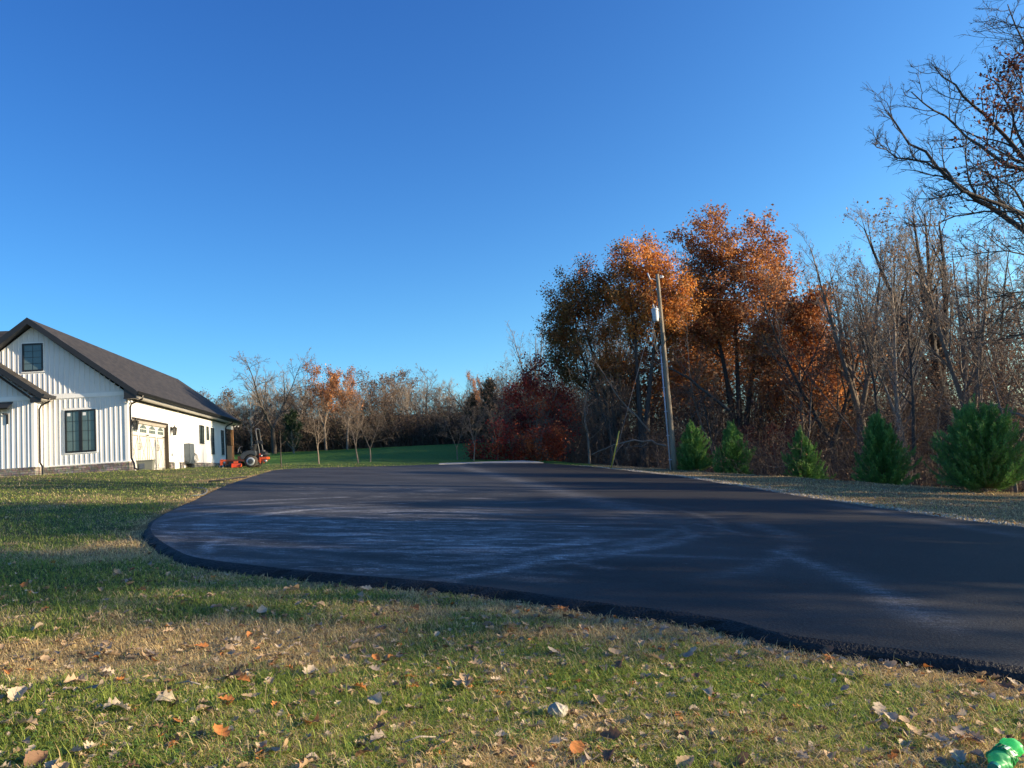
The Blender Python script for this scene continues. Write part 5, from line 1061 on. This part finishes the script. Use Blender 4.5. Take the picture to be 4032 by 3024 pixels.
# projecting front wing, left
w0, w1, wx = -.8, 0, -3.36
ZW = lambda s: 3.38+.76*(-2.92-s)
m = MB(); m.prism([(wx, .42), (wx, 3.3), (-5.2, ZW(-5.2)-.32), (-7, ZW(-7)-.32), (-7, .42)], 1, w0, w0+.15); m.box(wx-.15, wx, w0+.15, -.03, .42, 3.25)
rb = []; wallribs(rb, -6.9, wx-.12, lambda s: ZW(s)-.36, 0, .2, [(-9, 0, 3.20, 3.36)])
for s, a, b in rb: m.prism([(s, w0), (s+.015, w0-.019), (s+.045, w0-.019), (s+.06, w0)], 2, a, b)
m.build('wing_wall', M['siding'], hs)
m = MB(); m.box(-7, wx, w0-.035, w0, 3.19, 3.36); m.box(wx-.1, wx+.025, w0-.03, w0, .42, 3.19); m.box(wx, wx+.025, w0, w0+.1, .42, 3.19); m.build('corner_board', M['trim'], hs)
m = MB(); m.box(-7, wx+.05, w0-.07, w0, -.4, .40); m.box(wx, wx+.05, w0, -.07, -.4, .40); m.build('stone_skirt', M['ledge'], hs)
m = MB(); m.prism([(-2.92, 3.38), (-7, ZW(-7)), (-7, ZW(-7)-.1), (-2.92, 3.28)], 1, w0-.4, -.04); m.build('wing_roof', M['shingle'], hs)
m = MB(); m.prism([(-2.9, 3.40), (-7, ZW(-7)+.02), (-7, ZW(-7)-.26), (-2.9, 3.14)], 1, w0-.43, w0-.4); m.box(-3.34, -2.93, w0-.4, w0-.36, 3.04, 3.27); m.prism([(-3.3, 3.18), (-7, ZW(-7)-.25), (-7, ZW(-7)-.27), (-3.3, 3.16)], 1, w0-.4, w0); m.build('wing_fascia', M['fascia'], hs)
MB().box(-3.34, -2.93, w0-.36, -.04, 3.17, 3.19).build('wing_soffit', M['soffit'], hs)
m = MB(); m.prism([(-2.9, 3.25), (-2.9, 3.38), (-2.78, 3.38), (-2.82, 3.25)], 1, w0-.42, -.05); m.build('gutter', M['black'], hs)
downspout([(-2.86, w0+.25, 3.25), (-2.86, w0+.25, 3.12), (-3.2, w0+.3, 2.98), (-3.28, w0+.3, 2.82), (-3.28, w0+.3, .6), (-3.16, w0+.25, .4), (-3.14, w0+.2, .0)])
m = MB(); m.prism([(w0-.45, 2.83), (w0, 3.12), (w0, 3.16), (w0-.48, 2.88)], 0, -6.5, -4.15); m.box(-4.4, -4.33, w0-.38, w0, 2.62, 2.68); m.box(-4.4, -4.33, w0-.05, w0, 2.25, 2.62); m.build('awning', M['fascia'], hs)
# cross roof further back
m = MB(); m.prism([(1.2, 5.35), (4.4, 7.15), (9, 4.6), (9, 4.5), (4.4, 7.0), (1.2, 5.2)], 0, -16, -5.6); m.build('cross_roof', M['shingle'], hs)

# tote by the garage door
tt = CO+Matrix.Rotation(TH, 3, 'Z') @ Vector((.42, .95, 0)); te = empty('storage_tote', (tt.x, tt.y, CO.z+.0), TH+.1, 'grey green lidded plastic tote standing in front of the garage door', 'storage bin')
def tap(m, x, y, z0, z1, k): m.add([(sx_*x*kk, sy_*y*kk, z) for z, kk in ((z0, k), (z1, 1)) for sx_, sy_ in ((-1, -1), (1, -1), (1, 1), (-1, 1))], [(3, 2, 1, 0), (4, 5, 6, 7), (0, 1, 5, 4), (1, 2, 6, 5), (2, 3, 7, 6), (3, 0, 4, 7)])
m = MB(); tap(m, .34, .26, 0, .40, .85); m.build('bin', M['tote'], te, bevel=.015); m = MB(); m.box(-.36, .36, -.28, .28, .40, .45); m.build('lid', M['tote'], te, bevel=.012)
MB().box(-.22, .0, -.262, -.252, .08, .30).build('label_sheet', M['totel'], te)

# ---------------------------------------------------------------- zero turn mower (forward is local -x)
my = 34.6; mp = at(1000, 1838, my); MZ = g1(mp.x, my)
mo = empty('riding_mower', (mp.x, my, MZ-.01), R(6), 'orange and black zero turn mower with roll bar parked by the porch', 'mower')
def wheel(x, y, r, w_, name='rear_wheel', par=mo):
    t = MB(); t.tube([(x, y+dy, r) for dy in (-w_/2, -w_/2+.03, -w_*.3, w_*.3, w_/2-.03, w_/2)], [r*.78, r*.95, r, r, r*.95, r*.78], 28); o = t.build(name, M['tyre'], par, smooth=True)
    q_ = MB(); q_.tube([(x, y+dy, r) for dy in (-w_/2-.012, -w_/2-.006, -w_/2+.002, w_/2-.002, w_/2+.006, w_/2+.012)], [r*.5, r*.63, r*.66, r*.66, r*.63, r*.5], 24); q_.build('rim', M['rim'], o, smooth=True)
    h_ = MB(); h_.tube([(x, y+dy, r) for dy in (-w_/2-.03, w_/2+.03)], r*.42, 16); h_.tube([(x, y+dy, r) for dy in (-w_/2-.045, w_/2+.045)], r*.14, 10); h_.build('hub', M['mgrey'], o)
    return o
wx0 = at(1000, 1838, my); 
wheel(.0, -.48, .28, .26); wheel(.0, .48, .28, .26)
for y in (-.42, .42):
    wheel(-1.28, y, .14, .12, 'caster_wheel')
    m = MB(); m.box(-1.33, -1.23, y-.085, y-.07, .13, .34); m.box(-1.33, -1.23, y+.07, y+.085, .13, .34); m.box(-1.34, -1.22, y-.085, y+.085, .34, .37); m.tube([(-1.28, y, .37), (-1.28, y, .46)], .03, 8); m.build('caster_fork', M['orange'], mo, bevel=.004)
m = MB()
for y in (-.42, .42): m.prism([(-1.34, .36), (-1.34, .44), (-1.0, .44), (-.3, .38), (-.3, .30), (-1.05, .36)], 1, y-.04, y+.04)
m.box(-1.30, -1.22, -.46, .46, .385, .45); m.box(-.32, .55, -.30, -.22, .26, .38); m.box(-.32, .55, .22, .30, .26, .38)
m.prism([(-.62, .38), (-.60, .56), (-.48, .56), (-.30, .42), (-.26, .34)], 1, -.34, .34); m.build('frame', M['orange'], mo, bevel=.006)
m = MB(); m.prism([(-1.02, .12), (-1.02, .22), (-.86, .26), (-.45, .26), (-.36, .20), (-.36, .10)], 1, -.62, .62); m.build('mower_deck', M['mblack'], mo, bevel=.012)
m = MB(); m.add([(-.80, -.63, .25), (-.38, -.63, .22), (-.36, -.66, .10), (-.36, -.92, .06), (-.74, -.92, .06), (-.84, -.66, .12)], [(0, 1, 2, 5), (5, 2, 3, 4), (0, 5, 4), (1, 3, 2)]); m.box(-.72, -.54, -.64, -.58, .24, .34); m.build('discharge_chute', M['orange'], mo)
m = MB()
for x in (-.9, -.68, -.5): m.tube([(x, -.3+.3*(x+.9)*2, .26), (x, -.3+.3*(x+.9)*2, .36)], [.09, .07], 12)
m.box(-.95, -.45, -.5, -.44, .26, .33); m.build('spindle_cover', M['mblack'], mo)
MB().box(-1.15, -.55, -.28, .28, .38, .41).build('foot_plate', M['mblack'], mo, bevel=.006)
for y in (-1, 1):
    m = MB(); pr = [(-.44, .46), (-.42, .60), (-.30, .70), (-.02, .77), (.20, .74), (.23, .58), (.20, .50), (.12, .57), (0, .60), (-.14, .57), (-.24, .48), (-.28, .40), (-.36, .40)]
    m.prism(pr, 1, min(y*.26, y*.60), max(y*.26, y*.60)); m.build('fender', M['mgrey'], mo, bevel=.012)
m = MB(); m.prism([(-.42, .66), (-.42, .76), (-.05, .80), (.03, .78), (.02, .68)], 1, -.25, .25); m.prism([(-.06, .78), (.06, 1.06), (.14, 1.04), (.08, .76)], 1, -.23, .23); m.build('seat', M['mblack'], mo, bevel=.025)
m = MB()
for y in (-.3, .3): m.tube([(-.02, y, .78), (-.06, y, .9), (.06, y*.98, 1.02), (.1, y*.98, 1.03)], .022, 6)
m.build('armrest', M['mgrey'], mo, smooth=True)
for y in (-.27, .27):
    m = MB(); m.tube([(-.42, y, .6), (-.5, y, .78), (-.53, y*.7, .92), (-.48, y*.3, 1.0)], .014, 6); m.build('steering_lever', M['mblack'], mo, smooth=True)
m = MB(); m.tube([(.36, -.38, .28), (.34, -.38, .7), (.28, -.38, 1.1), (.22, -.37, 1.6), (.22, -.33, 1.68), (.22, -.26, 1.72), (.22, .26, 1.72), (.22, .33, 1.68), (.22, .37, 1.6), (.28, .38, 1.1), (.34, .38, .7), (.36, .38, .28)], .026, 8); m.build('roll_bar', M['mgrey'], mo, smooth=True)
m = MB(); m.tube([(.27, -.40, 1.12), (.27, -.34, 1.12)], .085, 16); m.tube([(.27, .34, 1.12), (.27, .40, 1.12)], .085, 16); m.build('hinge_disc', M['mblack'], mo)
m = MB(); m.box(.22, .58, -.28, .28, .42, .68); m.tube([(.4, 0, .68), (.4, 0, .76)], [.16, .13], 14); m.build('engine', M['mblack'], mo, bevel=.02)
m = MB(); m.tube([(.36, -.4, .52), (.62, -.38, .56), (.66, -.3, .56), (.66, .3, .56), (.62, .38, .56), (.36, .4, .52)], .022, 6); m.build('rear_guard', M['mgrey'], mo, smooth=True)
m = MB(); m.box(.40, .64, -.34, .34, .34, .44); m.box(.33, .39, -.41, -.35, .18, .6); m.box(.33, .39, .35, .41, .18, .6); m.build('rear_bumper', M['orange'], mo, bevel=.006)
m = MB(); m.tube([(.50, -.30, .26), (.64, -.30, .26)], .06, 12); m.tube([(.42, -.42, .5), (.42, -.34, .5)], .05, 12); m.build('muffler', M['steel'], mo, smooth=True)
m = MB(); m.tube([(-.60, -.30, .72), (-.56, -.30, .86), (-.50, -.3, .98)], .010, 6); m.build('height_lever', M['steel'], mo)

# ---------------------------------------------------------------- small things
def ptube(name, px, r, matl, label, cat, dz=.02):
    P = [];
    for u, v in px: g = gnd(u, v, 1.48); P.append((g.x, g.y, g1(g.x, g.y)+dz+r))
    MBq = MB(); MBq.tube(P, r, 8); tag(MBq.build(name, matl, smooth=True), label, cat)
kx, ky = .7077, 1850
ptube('hose', [(x*kx, ky+y*kx) for x, y in [(1060, 158), (1110, 155), (1140, 147), (1152, 136), (1152, 124), (1140, 114), (1110, 109), (1075, 109)]], .011, M['grey_box'], 'thin grey hose looped on the lawn beside the driveway edge', 'hose')
ptube('drain_pipe', [(x*kx, ky+y*kx) for x, y in [(1165, 72), (1220, 68), (1275, 63), (1330, 56), (1372, 49)]], .022, M['cable'], 'thin black pipe lying in the grass near the far left driveway corner', 'pipe')
g = gnd(2200, 2822); bm = bmesh.new(); bmesh.ops.create_icosphere(bm, subdivisions=3, radius=1)
for v in bm.verts:
    k_ = .8+.45*float(vn(v.co.x*3+v.co.z, v.co.y*3-v.co.z*2, .9, 91)); v.co = Vector((v.co.x*.052*k_, v.co.y*.04*k_, v.co.z*.038*k_))
me = bpy.data.meshes.new('rock'); bm.to_mesh(me); bm.free(); me.materials.append(M['stone']); o = link(bpy.data.objects.new('rock', me)); o.location = (g.x, g.y, g1(g.x, g.y)+.04); tag(o, 'lumpy pale limestone rock lying in the lawn below the driveway edge', 'rock')
# crushed green bottle, its bottom third leaves the frame
bp_ = gnd(3948, 2990, 1.42); b0 = gnd(3868, 3045, 1.45); b1 = gnd(4012, 2928, 1.45)
dirb = (b1-b0); ang = math.atan2(dirb.y, dirb.x)
be = empty('plastic_bottle', (bp_.x, bp_.y, g1(bp_.x, bp_.y)+.075), ang, 'crumpled green plastic drink bottle lying in the grass at the bottom right corner', 'bottle')
be.rotation_euler = (0, R(-6), ang)
def crumple(v, s=1):
    x, y, z = v; k_ = 1+s*(.42*(float(vn(x*45+y*40, z*45+x*20, 1.0, 93))-.5)-.30*abs(float(vn(x*60-y*55, z*60, 1.0, 94))-.5)-.16*abs(float(vn(x*150+z*60, y*90, 1.0, 95))-.5)); tw = x*6*s; y, z = y*math.cos(tw)-z*math.sin(tw), y*math.sin(tw)+z*math.cos(tw); return (x*1.12, y*k_*1.38, z*k_*1.38*(1-.38*s*math.exp(-((x-.062)/.022)**2)-.18*s*math.exp(-((x+.03)/.02)**2)))
def bt(prof, name, matl, s=1, n_=40):
    xs_ = np.linspace(prof[0][0], prof[-1][0], 46); prof = [(float(q_), float(np.interp(q_, [a for a, b in prof], [b for a, b in prof]))) for q_ in xs_]
    m = MB(); m.tube([(x, 0, 0) for x, r in prof], [r for x, r in prof], n_); m.v = [crumple(v, s) for v in m.v]; return m.build(name, matl, be, smooth=True)
K_ = 1.0
bt([(-.098, .012), (-.092, .017), (-.085, .018), (-.07, .021), (-.055, .029), (-.04, .0345), (-.025, .036), (.0, .036), (.03, .0355), (.045, .034), (.055, .031), (.068, .034), (.085, .036), (.1, .036), (.108, .033), (.11, .02), (.105, .006)], 'bottle_body', M['bottle'])
bt([(-.022, .0372), (-.018, .0375), (.0, .0375), (.02, .0373), (.034, .0365), (.038, .036)], 'wrap_label', M['blabel'])
bt([(-.108, .0165), (-.107, .018), (-.09, .0185), (-.088, .0175)], 'cap', M['bcap'], 0)
m = MB()
for a0, a1, x0, x1 in ((1.75, 2.15, -.012, .016), (2.35, 2.75, -.008, .024), (1.2, 1.5, .0, .02)):
    q_ = [(x, .0398*math.cos(a), .0398*math.sin(a)) for x in (x0, x1) for a in np.linspace(a0, a1, 5)]; m.add([crumple(v) for v in q_], [(i, i+1, i+6, i+5) for i in range(4)])
m.build('label_print', M['bmark'], be, smooth=True)
# loose sticks
for (u, v, l, a, lab) in [(1650, 2905, .16, .3, 'short pale twig in the grass at the bottom centre-left'), (740, 2700, .18, 2.8, 'grey twig in the grass at the left foreground')]:
    g = gnd(u, v, 1.46); z = g1(g.x, g.y)+.04; m = MB(); m.tube([(g.x-l*.5*math.cos(a), g.y-l*.5*math.sin(a), z), (g.x, g.y+.01, z+.012), (g.x+l*.5*math.cos(a), g.y+l*.5*math.sin(a), z)], [.004, .005, .003], 6); tag(m.build('twig', M['barkl'], smooth=True), lab, 'twig')
